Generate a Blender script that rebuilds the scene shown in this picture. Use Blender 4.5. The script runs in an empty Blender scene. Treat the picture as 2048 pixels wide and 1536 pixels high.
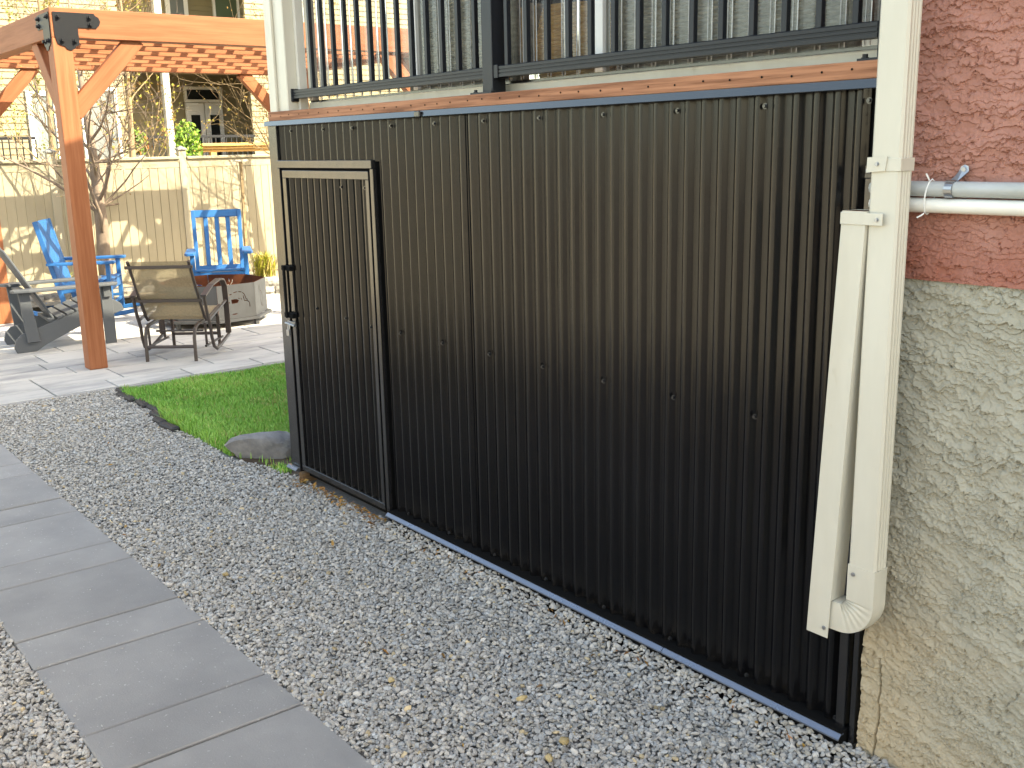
import bpy, bmesh, math, random
import numpy as np
from mathutils import Vector, Matrix, Euler

R = math.radians
random.seed(7)
rng = np.random.default_rng(11)
scene = bpy.context.scene
COL = scene.collection

# ------------------------------------------------------------------ camera
cam_d = bpy.data.cameras.new('camera')
cam = bpy.data.objects.new('camera', cam_d)
COL.objects.link(cam)
cam_d.sensor_width = 36.0
cam_d.lens = 36.0 * 2064.6 / 2048.0
cam_d.clip_start = 0.05
cam_d.clip_end = 500
cam.matrix_world = Matrix.Translation((2.38185, -2.3953, 1.69996)) @ (
    Matrix.Rotation(0.90601, 4, 'Z') @ Matrix.Rotation(1.34381, 4, 'X') @ Matrix.Rotation(-0.02161, 4, 'Z'))
scene.camera = cam

# ------------------------------------------------------------------ light
SUN_TO = Vector((1.5, 0.95, 1.67)).normalized()          # towards the sun
SUN_EL = math.asin(SUN_TO.z)
world = bpy.data.worlds.new('World')
scene.world = world
world.use_nodes = True
wn = world.node_tree.nodes
wl = world.node_tree.links
wn.clear()
sky = wn.new('ShaderNodeTexSky')
sky.sky_type = 'NISHITA'
sky.sun_disc = False
sky.sun_elevation = SUN_EL
sky.sun_rotation = math.atan2(SUN_TO.x, SUN_TO.y)
sky.altitude = 1000
sky.air_density = 1.0
sky.dust_density = 5.0
sky.ozone_density = 0.0
bg = wn.new('ShaderNodeBackground')
bg.inputs['Strength'].default_value = 0.15
wo = wn.new('ShaderNodeOutputWorld')
wl.new(sky.outputs[0], bg.inputs['Color'])
wl.new(bg.outputs[0], wo.inputs['Surface'])
sun_d = bpy.data.lights.new('sun', 'SUN')
sun_d.energy = 2.9
sun_d.angle = R(0.5)
sun_d.color = (1.0, 0.95, 0.87)
sun = bpy.data.objects.new('sun', sun_d)
COL.objects.link(sun)
sun.rotation_euler = (-SUN_TO).to_track_quat('-Z', 'Y').to_euler()
sun.location = (8, 5, 12)
vs = scene.view_settings
vs.view_transform = 'Standard'
vs.look = 'None'
vs.gamma = 1.0
vs.use_curve_mapping = False
vs.exposure = 2.42
vs.use_white_balance = True
vs.white_balance_temperature = 8400
vs.white_balance_tint = 4
scene.cycles.max_bounces = 8
scene.cycles.diffuse_bounces = 4
scene.cycles.glossy_bounces = 4
scene.cycles.transparent_max_bounces = 24
scene.cycles.caustics_reflective = False
scene.cycles.caustics_refractive = False

# ------------------------------------------------------------------ materials
def mat(name, col, rough=0.5, spec=0.5, metal=0.0, col2=None, ns=5.0, nd=4.0, lo=0.35, hi=0.65,
        st=(1, 1, 1), bs=None, bstr=0.3, bd=0.003, bst=(1, 1, 1), rnd=0.0, attr=None, rv=0.0, dark=None):
    m = bpy.data.materials.new(name)
    m.use_nodes = True
    nt = m.node_tree
    N, L = nt.nodes, nt.links
    b = N['Principled BSDF']
    b.inputs['Roughness'].default_value = rough
    b.inputs['Specular IOR Level'].default_value = spec
    b.inputs['Metallic'].default_value = metal
    tc = N.new('ShaderNodeTexCoord')

    def coords(s):
        mp = N.new('ShaderNodeMapping')
        mp.inputs['Scale'].default_value = s
        L.new(tc.outputs['Object'], mp.inputs['Vector'])
        if rnd:
            oi = N.new('ShaderNodeObjectInfo')
            mu = N.new('ShaderNodeMath'); mu.operation = 'MULTIPLY'; mu.inputs[1].default_value = 37.0
            L.new(oi.outputs['Random'], mu.inputs[0])
            L.new(mu.outputs[0], mp.inputs['Location'])
        return mp.outputs[0]

    def noise(s, scale, det, rgh=0.6):
        n = N.new('ShaderNodeTexNoise')
        n.inputs['Scale'].default_value = scale
        n.inputs['Detail'].default_value = det
        n.inputs['Roughness'].default_value = rgh
        L.new(coords(s), n.inputs['Vector'])
        return n.outputs['Fac']

    def rng_map(src, a, c, x=0.0, y=1.0):
        r = N.new('ShaderNodeMapRange')
        r.inputs[1].default_value = a; r.inputs[2].default_value = c
        r.inputs[3].default_value = x; r.inputs[4].default_value = y
        L.new(src, r.inputs[0])
        return r.outputs[0]

    def mix(f, a, c, mode='MIX'):
        x = N.new('ShaderNodeMix'); x.data_type = 'RGBA'; x.blend_type = mode
        for s, v in ((0, f), (6, a), (7, c)):
            if hasattr(v, 'is_output'):
                L.new(v, x.inputs[s])
            elif s == 0:
                x.inputs[0].default_value = v
            else:
                x.inputs[s].default_value = (*v, 1)
        return x.outputs[2]

    src = tuple(col)
    if attr:
        at = N.new('ShaderNodeAttribute'); at.attribute_name = attr
        src = at.outputs['Color']
    if col2:
        f = rng_map(noise(st, ns, nd), lo, hi)
        src = mix(f, src, tuple(col2))
    if dark:       # dark: (colour, scale, threshold lo, hi, stretch)
        f = rng_map(noise(dark[4], dark[1], 3), dark[2], dark[3])
        src = mix(f, src, dark[0])
    if rnd:
        oi = N.new('ShaderNodeObjectInfo')
        v = rng_map(oi.outputs['Random'], 0, 1, 1 - rnd, 1 + rnd)
        cb = N.new('ShaderNodeVectorMath'); cb.operation = 'SCALE'
        if hasattr(src, 'is_output'):
            L.new(src, cb.inputs[0])
        else:
            cb.inputs[0].default_value = src
        L.new(v, cb.inputs['Scale'])
        src = cb.outputs[0]
    if hasattr(src, 'is_output'):
        L.new(src, b.inputs['Base Color'])
    else:
        b.inputs['Base Color'].default_value = (*src, 1)
    if rv:
        L.new(rng_map(noise((1, 1, 1), 9.0, 4), 0.3, 0.7, rough - rv, rough + rv), b.inputs['Roughness'])
    if bs:
        bp = N.new('ShaderNodeBump')
        bp.inputs['Strength'].default_value = bstr
        bp.inputs['Distance'].default_value = bd
        L.new(noise(bst, bs, 5), bp.inputs['Height'])
        L.new(bp.outputs[0], b.inputs['Normal'])
    return m

M = {}
M['metal'] = mat('black_metal', (0.004, 0.004, 0.0048), 0.19, 0.36, rv=0.03)
def add_dust(m, z0, z1, col, amount):
    """splashed dust: fades out with height above the shed's base"""
    N, L = m.node_tree.nodes, m.node_tree.links
    b = N['Principled BSDF']
    tc = N.new('ShaderNodeTexCoord'); sp = N.new('ShaderNodeSeparateXYZ')
    L.new(tc.outputs['Object'], sp.inputs[0])
    n = N.new('ShaderNodeTexNoise'); n.inputs['Scale'].default_value = 28; n.inputs['Detail'].default_value = 7
    L.new(tc.outputs['Object'], n.inputs['Vector'])
    r = N.new('ShaderNodeMapRange'); r.inputs[1].default_value = z1; r.inputs[2].default_value = z0
    L.new(sp.outputs['Z'], r.inputs[0])
    r2 = N.new('ShaderNodeMapRange'); r2.inputs[1].default_value = 0.42; r2.inputs[2].default_value = 0.68; r2.inputs[4].default_value = amount
    L.new(n.outputs['Fac'], r2.inputs[0])
    mu = N.new('ShaderNodeMath'); mu.operation = 'MULTIPLY'
    L.new(r.outputs[0], mu.inputs[0]); L.new(r2.outputs[0], mu.inputs[1])
    x = N.new('ShaderNodeMix'); x.data_type = 'RGBA'
    L.new(mu.outputs[0], x.inputs[0]); x.inputs[6].default_value = b.inputs['Base Color'].default_value; x.inputs[7].default_value = (*col, 1)
    L.new(x.outputs[2], b.inputs['Base Color'])
add_dust(M['metal'], 0.05, 0.20, (0.17, 0.15, 0.12), 0.07)
M['trim'] = mat('black_trim', (0.012, 0.012, 0.013), 0.18, 0.9, rv=0.04)
M['rail'] = mat('black_rail', (0.010, 0.012, 0.016), 0.40, 0.32, bs=60, bstr=0.05, bd=0.001)
M['void'] = mat('black_void', (0.006, 0.006, 0.006), 0.9, 0.1)
M['flash'] = mat('grey_flashing', (0.19, 0.215, 0.265), 0.30, 0.5, metal=0.7, bs=4, bstr=0.08, bd=0.003, rv=0.06)
M['wood'] = mat('stained_cedar', (0.31, 0.118, 0.056), 0.55, 0.35, col2=(0.23, 0.076, 0.031), ns=3.5, nd=6, st=(0.5, 9, 9),
                bs=6, bstr=0.25, bd=0.002, bst=(0.6, 14, 14), rnd=0.10, dark=((0.16, 0.045, 0.012), 5.0, 0.70, 0.78, (0.35, 4, 4)))
M['deckwood'] = mat('weathered_deck_board', (0.41, 0.185, 0.10), 0.7, 0.3, col2=(0.20, 0.078, 0.038), ns=3.0, nd=6, lo=0.42, hi=0.62, st=(0.7, 16, 22),
                    bs=4, bstr=0.5, bd=0.003, bst=(0.8, 18, 22), dark=((0.10, 0.04, 0.02), 5.0, 0.66, 0.72, (0.6, 8, 10)))
M['oldwood'] = mat('old_brown_wood', (0.17, 0.105, 0.055), 0.85, 0.2, col2=(0.09, 0.055, 0.03), ns=6, st=(8, 0.6, 8))
M['pale_wood'] = mat('fresh_lumber', (0.62, 0.40, 0.15), 0.6, 0.3, col2=(0.5, 0.27, 0.08), ns=3, st=(0.5, 12, 12), rnd=0.1)
M['cream'] = mat('cream_aluminium', (0.60, 0.57, 0.48), 0.36, 0.45, col2=(0.545, 0.51, 0.42), ns=2.5, nd=5, st=(3, 3, 0.6), bs=30, bstr=0.04, bd=0.001, bst=(1, 1, 0.1), rv=0.05,
                 dark=((0.40, 0.34, 0.24), 7.0, 0.70, 0.80, (2, 2, 0.6)))
M['beige_vinyl'] = mat('beige_vinyl', (0.66, 0.63, 0.56), 0.4, 0.4, col2=(0.60, 0.57, 0.50), ns=2, rv=0.04)
M['white'] = mat('white_paint', (0.78, 0.78, 0.75), 0.4, 0.4)
M['pvc'] = mat('white_pvc', (0.80, 0.775, 0.71), 0.33, 0.5, col2=(0.72, 0.67, 0.57), ns=4, st=(0.6, 4, 4), lo=0.45, hi=0.75)
M['conduit'] = mat('grey_conduit', (0.44, 0.46, 0.46), 0.42, 0.5, col2=(0.36, 0.37, 0.34), ns=5, st=(1, 4, 4), bs=40, bstr=0.1, bd=0.001,
                   dark=((0.17, 0.13, 0.05), 9, 0.64, 0.72, (0.7, 4, 4)))
M['zinc'] = mat('zinc', (0.36, 0.37, 0.39), 0.36, 0.5, metal=0.9, bs=30, bstr=0.1, bd=0.001)
M['pave'] = mat('path_concrete', (0.335, 0.328, 0.318), 0.8, 0.3, col2=(0.24, 0.238, 0.236), ns=3.2, nd=9, lo=0.28, hi=0.74, bs=170, bstr=0.5, bd=0.003, rnd=0.06,
                dark=((0.46, 0.455, 0.445), 75, 0.665, 0.70, (1, 1, 1)))
M['patio'] = mat('patio_stone', (0.47, 0.465, 0.445), 0.75, 0.3, col2=(0.23, 0.235, 0.245), ns=1.6, nd=6, lo=0.46, hi=0.72, st=(3.2, 0.8, 1), bs=60, bstr=0.2, bd=0.003, rnd=0.07)
M['joint'] = mat('joint_sand', (0.055, 0.052, 0.046), 0.95, 0.1)
M['gravelbed'] = mat('gravel_bed', (0.30, 0.29, 0.28), 0.95, 0.1, col2=(0.18, 0.175, 0.17), ns=90)
M['gravel'] = mat('gravel_stone', (0.3, 0.3, 0.3), 0.72, 0.35, attr='Col', bs=160, bstr=0.35, bd=0.002)
M['earth'] = mat('dry_ground', (0.20, 0.18, 0.15), 0.95, 0.1, col2=(0.14, 0.12, 0.10), ns=1.5)
M['soil'] = mat('dark_soil', (0.075, 0.055, 0.04), 0.95, 0.1, col2=(0.13, 0.10, 0.075), ns=14, bs=50, bstr=0.8, bd=0.01)
M['grass'] = mat('grass', (0.1, 0.2, 0.03), 0.5, 0.3, attr='Col')
M['rock'] = mat('grey_boulder', (0.25, 0.245, 0.245), 0.75, 0.35, col2=(0.13, 0.13, 0.135), ns=9, nd=8, bs=24, bstr=0.8, bd=0.008, dark=((0.28, 0.275, 0.26), 11, 0.6, 0.75, (1, 1, 1)))
M['pebble_tan'] = mat('tan_stone', (0.50, 0.40, 0.22), 0.7, 0.35, col2=(0.36, 0.27, 0.13), ns=60, bs=120, bstr=0.3, bd=0.002, rnd=0.2)
M['leaf_dry'] = mat('dry_leaf', (0.30, 0.16, 0.06), 0.8, 0.2, attr='Col')
M['edging'] = mat('black_edging', (0.03, 0.03, 0.034), 0.6, 0.4, bs=30, bstr=0.4, bd=0.006)
M['sidefence'] = mat('brightened_side_fence', (0.70, 0.668, 0.585), 0.45, 0.35, rnd=0.03)  # paler than the back fence, to brighten its reflection in the metal ribs
M['fence'] = mat('beige_fence', (0.36, 0.325, 0.24), 0.45, 0.35, col2=(0.335, 0.30, 0.22), ns=3, st=(2, 2, 0.5), rnd=0.03)
M['fencepost'] = mat('beige_fence_post', (0.37, 0.34, 0.265), 0.5, 0.35)
M['cap'] = mat('grey_cap', (0.22, 0.225, 0.23), 0.5, 0.4)
M['block'] = mat('split_face_block', (0.33, 0.315, 0.285), 0.9, 0.2, col2=(0.15, 0.145, 0.14), ns=14, nd=6, lo=0.35, hi=0.7, bs=22, bstr=1.0, bd=0.02, rnd=0.25)
M['mulch'] = mat('pale_mulch', (0.42, 0.37, 0.29), 0.9, 0.2, col2=(0.22, 0.18, 0.13), ns=22, bs=30, bstr=1, bd=0.02)
M['adir'] = mat('grey_plastic_lumber', (0.075, 0.084, 0.096), 0.5, 0.4, bs=40, bstr=0.08, bd=0.001)
M['blue'] = mat('blue_paint', (0.013, 0.125, 0.345), 0.45, 0.45, col2=(0.011, 0.10, 0.29), ns=6, st=(0.6, 4, 4), bs=20, bstr=0.1, bd=0.001, bst=(0.5, 8, 8))
M['bronze'] = mat('brown_powder_coat', (0.060, 0.045, 0.040), 0.42, 0.45)
M['steel'] = mat('bare_steel', (0.050, 0.054, 0.061), 0.55, 0.4, metal=0.0, col2=(0.038, 0.040, 0.044), ns=4, st=(2, 2, 0.6), rv=0.08)
M['rust'] = mat('rusty_steel', (0.13, 0.042, 0.018), 0.8, 0.2, col2=(0.07, 0.025, 0.014), ns=8)
M['bark'] = mat('grey_bark', (0.27, 0.215, 0.175), 0.85, 0.2, col2=(0.16, 0.125, 0.10), ns=9, st=(1, 1, 0.4), bs=30, bstr=0.5, bd=0.006)
M['bark2'] = mat('tan_bark', (0.33, 0.25, 0.15), 0.85, 0.2, col2=(0.2, 0.145, 0.09), ns=9, st=(1, 1, 0.4))
M['bud'] = mat('spring_buds', (0.35, 0.28, 0.06), 0.7, 0.2, attr='Col')
M['siding'] = mat('olive_siding', (0.27, 0.235, 0.145), 0.55, 0.3, col2=(0.25, 0.215, 0.13), ns=2)
M['glass'] = mat('dark_glass', (0.02, 0.024, 0.026), 0.06, 0.8)
M['greenglass'] = mat('window_blind', (0.11, 0.15, 0.10), 0.25, 0.6)
M['doorglass'] = mat('frosted_door_glass', (0.15, 0.17, 0.175), 0.2, 0.6)
M['reflection_pane'] = mat('window_reflection', (0.19, 0.23, 0.235), 0.15, 0.6)  # sky and tree reflection put into the pane's grey green colour
M['basket'] = mat('tan_basket', (0.62, 0.37, 0.14), 0.7, 0.25, col2=(0.42, 0.23, 0.08), ns=9, st=(1.5, 1.5, 9), bs=9, bstr=0.6, bd=0.01, bst=(1.5, 1.5, 8))
M['charcoal'] = mat('charcoal_fabric', (0.05, 0.052, 0.062), 0.85, 0.2, bs=40, bstr=0.3, bd=0.004)
M['bluefab'] = mat('blue_fabric', (0.03, 0.075, 0.19), 0.8, 0.2, bs=12, bstr=0.5, bd=0.01)
M['wicker'] = mat('grey_wicker', (0.48, 0.45, 0.385), 0.7, 0.3, col2=(0.28, 0.26, 0.215), ns=30, st=(0.4, 1, 1.6), rnd=0.12)
M['roofing'] = mat('asphalt_shingle', (0.08, 0.075, 0.07), 0.95, 0.1, col2=(0.05, 0.05, 0.05), ns=20)
M['plant'] = mat('plant_leaves', (0.1, 0.2, 0.04), 0.6, 0.3, attr='Col')
M['ropewhite'] = mat('white_plastic', (0.8, 0.8, 0.78), 0.4, 0.4)

def stucco_mat(name, col, col2, stain, sdir):
    m = mat(name, col, 0.85, 0.2, col2=col2, ns=9, nd=5, bs=120, bstr=0.5, bd=0.003)
    N, L = m.node_tree.nodes, m.node_tree.links
    b = N['Principled BSDF']
    src = b.inputs['Base Color'].links[0].from_socket
    tc = N.new('ShaderNodeTexCoord')
    sp = N.new('ShaderNodeSeparateXYZ')
    L.new(tc.outputs['Object'], sp.inputs[0])
    n = N.new('ShaderNodeTexNoise'); n.inputs['Scale'].default_value = 6; n.inputs['Detail'].default_value = 5
    L.new(tc.outputs['Object'], n.inputs['Vector'])
    ma = N.new('ShaderNodeMath'); ma.operation = 'MULTIPLY'; ma.inputs[1].default_value = sdir[2]
    L.new(n.outputs['Fac'], ma.inputs[0])
    mx = N.new('ShaderNodeMath'); mx.operation = 'MULTIPLY_ADD'; mx.inputs[1].default_value = sdir[0]
    L.new(sp.outputs['X'], mx.inputs[0]); L.new(ma.outputs[0], mx.inputs[2])
    mz = N.new('ShaderNodeMath'); mz.operation = 'MULTIPLY_ADD'; mz.inputs[1].default_value = sdir[1]
    L.new(sp.outputs['Z'], mz.inputs[0]); L.new(mx.outputs[0], mz.inputs[2])
    mr = N.new('ShaderNodeMapRange')
    mr.inputs[1].default_value = sdir[3]; mr.inputs[2].default_value = sdir[4]
    L.new(mz.outputs[0], mr.inputs[0])
    x = N.new('ShaderNodeMix'); x.data_type = 'RGBA'
    L.new(mr.outputs[0], x.inputs[0]); L.new(src, x.inputs[6]); x.inputs[7].default_value = (*stain, 1)
    L.new(x.outputs[2], b.inputs['Base Color'])
    return m
M['pink'] = stucco_mat('pink_stucco', (0.42, 0.208, 0.163), (0.355, 0.165, 0.125), (0.34, 0.125, 0.085), (0.0, -1.0, 0.6, -1.3, -0.95))
M['parge'] = stucco_mat('grey_parging', (0.40, 0.375, 0.30), (0.335, 0.312, 0.245), (0.42, 0.345, 0.235), (-2.0, -1.0, 1.4, -0.45, 0.55))

def clear_mat():
    m = bpy.data.materials.new('clear_polycarbonate')
    m.use_nodes = True
    N, L = m.node_tree.nodes, m.node_tree.links
    N.remove(N['Principled BSDF'])
    o = N['Material Output']
    t = N.new('ShaderNodeBsdfTransparent'); t.inputs[0].default_value = (0.86, 0.88, 0.87, 1)
    g = N.new('ShaderNodeBsdfGlossy'); g.inputs['Roughness'].default_value = 0.13
    f = N.new('ShaderNodeFresnel'); f.inputs[0].default_value = 1.5
    mx = N.new('ShaderNodeMixShader')
    L.new(f.outputs[0], mx.inputs[0]); L.new(t.outputs[0], mx.inputs[1]); L.new(g.outputs[0], mx.inputs[2])
    d = N.new('ShaderNodeBsdfDiffuse'); d.inputs[0].default_value = (0.8, 0.8, 0.78, 1)
    m2 = N.new('ShaderNodeMixShader'); m2.inputs[0].default_value = 0.05
    L.new(mx.outputs[0], m2.inputs[1]); L.new(d.outputs[0], m2.inputs[2])
    L.new(m2.outputs[0], o.inputs['Surface'])
    return m
M['clear'] = clear_mat()

def mesh_fabric():
    m = bpy.data.materials.new('tan_sling_mesh')
    m.use_nodes = True
    N, L = m.node_tree.nodes, m.node_tree.links
    b = N['Principled BSDF']
    b.inputs['Base Color'].default_value = (0.33, 0.26, 0.16, 1)
    b.inputs['Roughness'].default_value = 0.8
    o = N['Material Output']
    t = N.new('ShaderNodeBsdfTransparent')
    tc = N.new('ShaderNodeTexCoord')
    w = N.new('ShaderNodeTexNoise'); w.inputs['Scale'].default_value = 60
    L.new(tc.outputs['Object'], w.inputs['Vector'])
    r = N.new('ShaderNodeMapRange'); r.inputs[1].default_value = 0.3; r.inputs[2].default_value = 0.7
    r.inputs[3].default_value = 0.70; r.inputs[4].default_value = 0.86
    L.new(w.outputs['Fac'], r.inputs[0])
    mx = N.new('ShaderNodeMixShader')
    L.new(r.outputs[0], mx.inputs[0]); L.new(t.outputs[0], mx.inputs[1]); L.new(b.outputs[0], mx.inputs[2])
    L.new(mx.outputs[0], o.inputs['Surface'])
    return m
M['sling'] = mesh_fabric()

# ------------------------------------------------------------------ helpers
def props(o, label=None, cat=None, group=None, kind=None):
    if label: o['label'] = label
    if cat: o['category'] = cat
    if group: o['group'] = group
    if kind: o['kind'] = kind
    return o

def thing(name, label, cat, loc=(0, 0, 0), rz=0.0, group=None):
    o = bpy.data.objects.new(name, None)
    o.empty_display_size = 0.1
    COL.objects.link(o)
    o.location = loc
    o.rotation_euler = (0, 0, rz)
    return props(o, label, cat, group)

def link(name, me, parent=None, loc=(0, 0, 0), rot=None, scale=None):
    o = bpy.data.objects.new(name, me)
    COL.objects.link(o)
    o.location = loc
    if rot is not None:
        o.rotation_euler = rot
    if scale is not None:
        o.scale = scale
    if parent is not None:
        o.parent = parent
    return o

class MB:
    def __init__(s):
        s.v = []; s.f = []
    def add(s, vs, fs):
        k = len(s.v)
        s.v += [tuple(p) for p in vs]
        s.f += [tuple(i + k for i in f) for f in fs]
        return s
    def box(s, a, b):
        x0, y0, z0 = a; x1, y1, z1 = b
        return s.add([(x0, y0, z0), (x1, y0, z0), (x1, y1, z0), (x0, y1, z0), (x0, y0, z1), (x1, y0, z1), (x1, y1, z1), (x0, y1, z1)],
                     [(3, 2, 1, 0), (4, 5, 6, 7), (0, 1, 5, 4), (1, 2, 6, 5), (2, 3, 7, 6), (3, 0, 4, 7)])
    def bar(s, p0, p1, w, h, up=(0, 0, 1)):
        p0, p1 = Vector(p0), Vector(p1)
        d = (p1 - p0).normalized()
        up = Vector(up)
        if abs(d.dot(up)) > 0.98: up = Vector((0, 1, 0))
        r = d.cross(up).normalized(); u = r.cross(d)
        q = []
        for p in (p0, p1):
            for a, b in ((-1, -1), (1, -1), (1, 1), (-1, 1)):
                q.append(p + r * a * w / 2 + u * b * h / 2)
        return s.add(q, [(3, 2, 1, 0), (4, 5, 6, 7), (0, 1, 5, 4), (1, 2, 6, 5), (2, 3, 7, 6), (3, 0, 4, 7)])
    def tube(s, pts, r, n=8, cap=True):
        pts = [Vector(p) for p in pts]
        rs = r if isinstance(r, (list, tuple)) else [r] * len(pts)
        rings = []
        ref = None
        for i, p in enumerate(pts):
            d = (pts[min(i + 1, len(pts) - 1)] - pts[max(i - 1, 0)]).normalized()
            if ref is None:
                ref = Vector((0, 0, 1)) if abs(d.z) < 0.9 else Vector((1, 0, 0))
            a = d.cross(ref)
            if a.length < 1e-6: a = d.cross(Vector((0, 1, 0)))
            a.normalize(); b = a.cross(d).normalized(); ref = b
            rings.append([p + (a * math.cos(2 * math.pi * k / n) + b * math.sin(2 * math.pi * k / n)) * rs[i] for k in range(n)])
        fs = []
        for i in range(len(pts) - 1):
            for k in range(n):
                fs.append((i * n + k, i * n + (k + 1) % n, (i + 1) * n + (k + 1) % n, (i + 1) * n + k))
        if cap:
            fs.append(tuple(range(n - 1, -1, -1)))
            fs.append(tuple((len(pts) - 1) * n + k for k in range(n)))
        return s.add([v for rg in rings for v in rg], fs)
    def sweep(s, secs):                       # list of closed sections with equal counts
        n = len(secs[0]); fs = []
        for i in range(len(secs) - 1):
            for k in range(n):
                fs.append((i * n + k, i * n + (k + 1) % n, (i + 1) * n + (k + 1) % n, (i + 1) * n + k))
        fs.append(tuple(range(n - 1, -1, -1)))
        fs.append(tuple((len(secs) - 1) * n + k for k in range(n)))
        return s.add([v for q in secs for v in q], fs)
    def prism(s, outline, t, frame):           # outline in (u,v); frame(u,v,w)->xyz ; thickness w 0..t
        n = len(outline)
        vs = [frame(u, v, 0) for u, v in outline] + [frame(u, v, t) for u, v in outline]
        fs = [tuple(range(n - 1, -1, -1)), tuple(range(n, 2 * n))]
        for k in range(n):
            fs.append((k, (k + 1) % n, n + (k + 1) % n, n + k))
        return s.add(vs, fs)
    def disc(s, c, nrm, r, h, n=8, r2=None):
        c = Vector(c); nrm = Vector(nrm).normalized()
        return s.tube([c, c + nrm * h], [r, r2 if r2 is not None else r], n)
    def mesh(s, name, m, smooth=False, bevel=0.0):
        me = bpy.data.meshes.new(name)
        me.from_pydata([tuple(p) for p in s.v], [], s.f)
        me.materials.append(m)
        bm = bmesh.new(); bm.from_mesh(me)
        bmesh.ops.recalc_face_normals(bm, faces=bm.faces)
        if bevel > 0:
            es = [e for e in bm.edges if len(e.link_faces) == 2 and e.calc_face_angle(0) > 0.6]
            bmesh.ops.bevel(bm, geom=es, offset=bevel, segments=1, affect='EDGES', clamp_overlap=True)
        bm.to_mesh(me); bm.free()
        if smooth:
            me.shade_smooth()
            if smooth == 'auto':
                try:
                    me.set_sharp_from_angle(angle=R(40))
                except Exception:
                    pass
        return me
    def build(s, name, m, parent=None, smooth=False, bevel=0.0, world=False):
        if world and parent is not None:
            inv = (Matrix.Translation(parent.location) @ Matrix.Rotation(parent.rotation_euler[2], 4, 'Z')).inverted()
            s.v = [tuple(inv @ Vector(p)) for p in s.v]
        return link(name, s.mesh(name, m, smooth, bevel), parent)

_cache = {}
def bar_obj(name, parent, p0, p1, w, h, m, up=(0, 0, 1), bevel=0.003):
    """a straight piece: own object, long axis = local X (grain follows it)"""
    p0, p1 = Vector(p0), Vector(p1)
    d = p1 - p0; Lg = d.length; d.normalize()
    up = Vector(up)
    if abs(d.dot(up)) > 0.98: up = Vector((0, 1, 0))
    y = up.cross(d).normalized(); z = d.cross(y)
    key = (round(Lg, 4), round(w, 4), round(h, 4), m.name, bevel)
    if key not in _cache:
        _cache[key] = MB().box((-Lg / 2, -w / 2, -h / 2), (Lg / 2, w / 2, h / 2)).mesh(name, m, False, bevel)
    mt = Matrix((d, y, z)).transposed().to_4x4()
    o = link(name, _cache[key], parent, (p0 + p1) / 2, mt.to_euler())
    return o

def wbox(name, parent, a, b, m, bevel=0.002):
    """axis aligned box from a to b in parent's local space, own object"""
    a, b = Vector(a), Vector(b); s = b - a
    key = ('w', round(s.x, 4), round(s.y, 4), round(s.z, 4), m.name, bevel)
    if key not in _cache:
        _cache[key] = MB().box(-s / 2, s / 2).mesh(name, m, False, bevel)
    return link(name, _cache[key], parent, (a + b) / 2)

def np_mesh(name, V, F, m, smooth=False, col=None):
    """V (n,3), F (k,3 or 4) numpy; col (n,3) vertex colours"""
    me = bpy.data.meshes.new(name)
    n, k, c = len(V), len(F), F.shape[1]
    me.vertices.add(n); me.vertices.foreach_set('co', np.ascontiguousarray(V, dtype=np.float32).ravel())
    me.loops.add(k * c); me.loops.foreach_set('vertex_index', np.ascontiguousarray(F, dtype=np.int32).ravel())
    me.polygons.add(k)
    me.polygons.foreach_set('loop_start', np.arange(0, k * c, c, dtype=np.int32))
    me.polygons.foreach_set('loop_total', np.full(k, c, dtype=np.int32))
    me.polygons.foreach_set('use_smooth', np.full(k, bool(smooth)))
    me.update(calc_edges=True)
    if col is not None:
        a = me.color_attributes.new('Col', 'FLOAT_COLOR', 'POINT')
        a.data.foreach_set('color', np.concatenate([col, np.ones((n, 1))], 1).astype(np.float32).ravel())
    me.materials.append(m)
    return me

def vnoise(x, y, seed=0):
    xi = np.floor(x).astype(np.int64); yi = np.floor(y).astype(np.int64)
    fx = x - xi; fy = y - yi
    fx = fx * fx * (3 - 2 * fx); fy = fy * fy * (3 - 2 * fy)
    def h(a, b):
        n = (a * 374761393 + b * 668265263 + seed * 1442695041) & 0x7fffffff
        n = ((n ^ (n >> 13)) * 1274126177) & 0x7fffffff
        return ((n ^ (n >> 16)) & 0xffff) / 65535.0
    return (h(xi, yi) * (1 - fx) + h(xi + 1, yi) * fx) * (1 - fy) + (h(xi, yi + 1) * (1 - fx) + h(xi + 1, yi + 1) * fx) * fy

def fbm(x, y, o=4, seed=0):
    s = 0; a = 0.5; t = 0
    for i in range(o):
        s = s + a * vnoise(x * 2 ** i + 13.7 * i, y * 2 ** i + 7.1 * i, seed + i); t += a; a *= 0.5
    return s / t

G = -0.03                                      # finished ground level

# ------------------------------------------------------------------ ground sheets
def sheet(name, x0, x1, y0, y1, z, m, nx=1, ny=1):
    xs = np.linspace(x0, x1, nx + 1); ys = np.linspace(y0, y1, ny + 1)
    X, Y = np.meshgrid(xs, ys)
    V = np.stack([X.ravel(), Y.ravel(), np.full(X.size, z)], 1)
    i = np.arange((nx + 1) * ny).reshape(ny, nx + 1)[:, :-1].ravel()
    F = np.stack([i, i + 1, i + nx + 2, i + nx + 1], 1)
    return props(link(name, np_mesh(name, V, F, m)), kind='structure')

sheet('ground', -120, 120, -120, 120, -0.12, M['earth'])
sheet('gravel_bed', -5.52, 6.0, -4.25, 0.6, -0.052, M['gravelbed'])
sheet('soil_patch', -5.44, -2.6, -0.10, 4.2, -0.042, M['soil'])
sheet('garden_bed', -11.6, -9.55, -3.0, 6.0, 0.10, M['mulch'])

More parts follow.
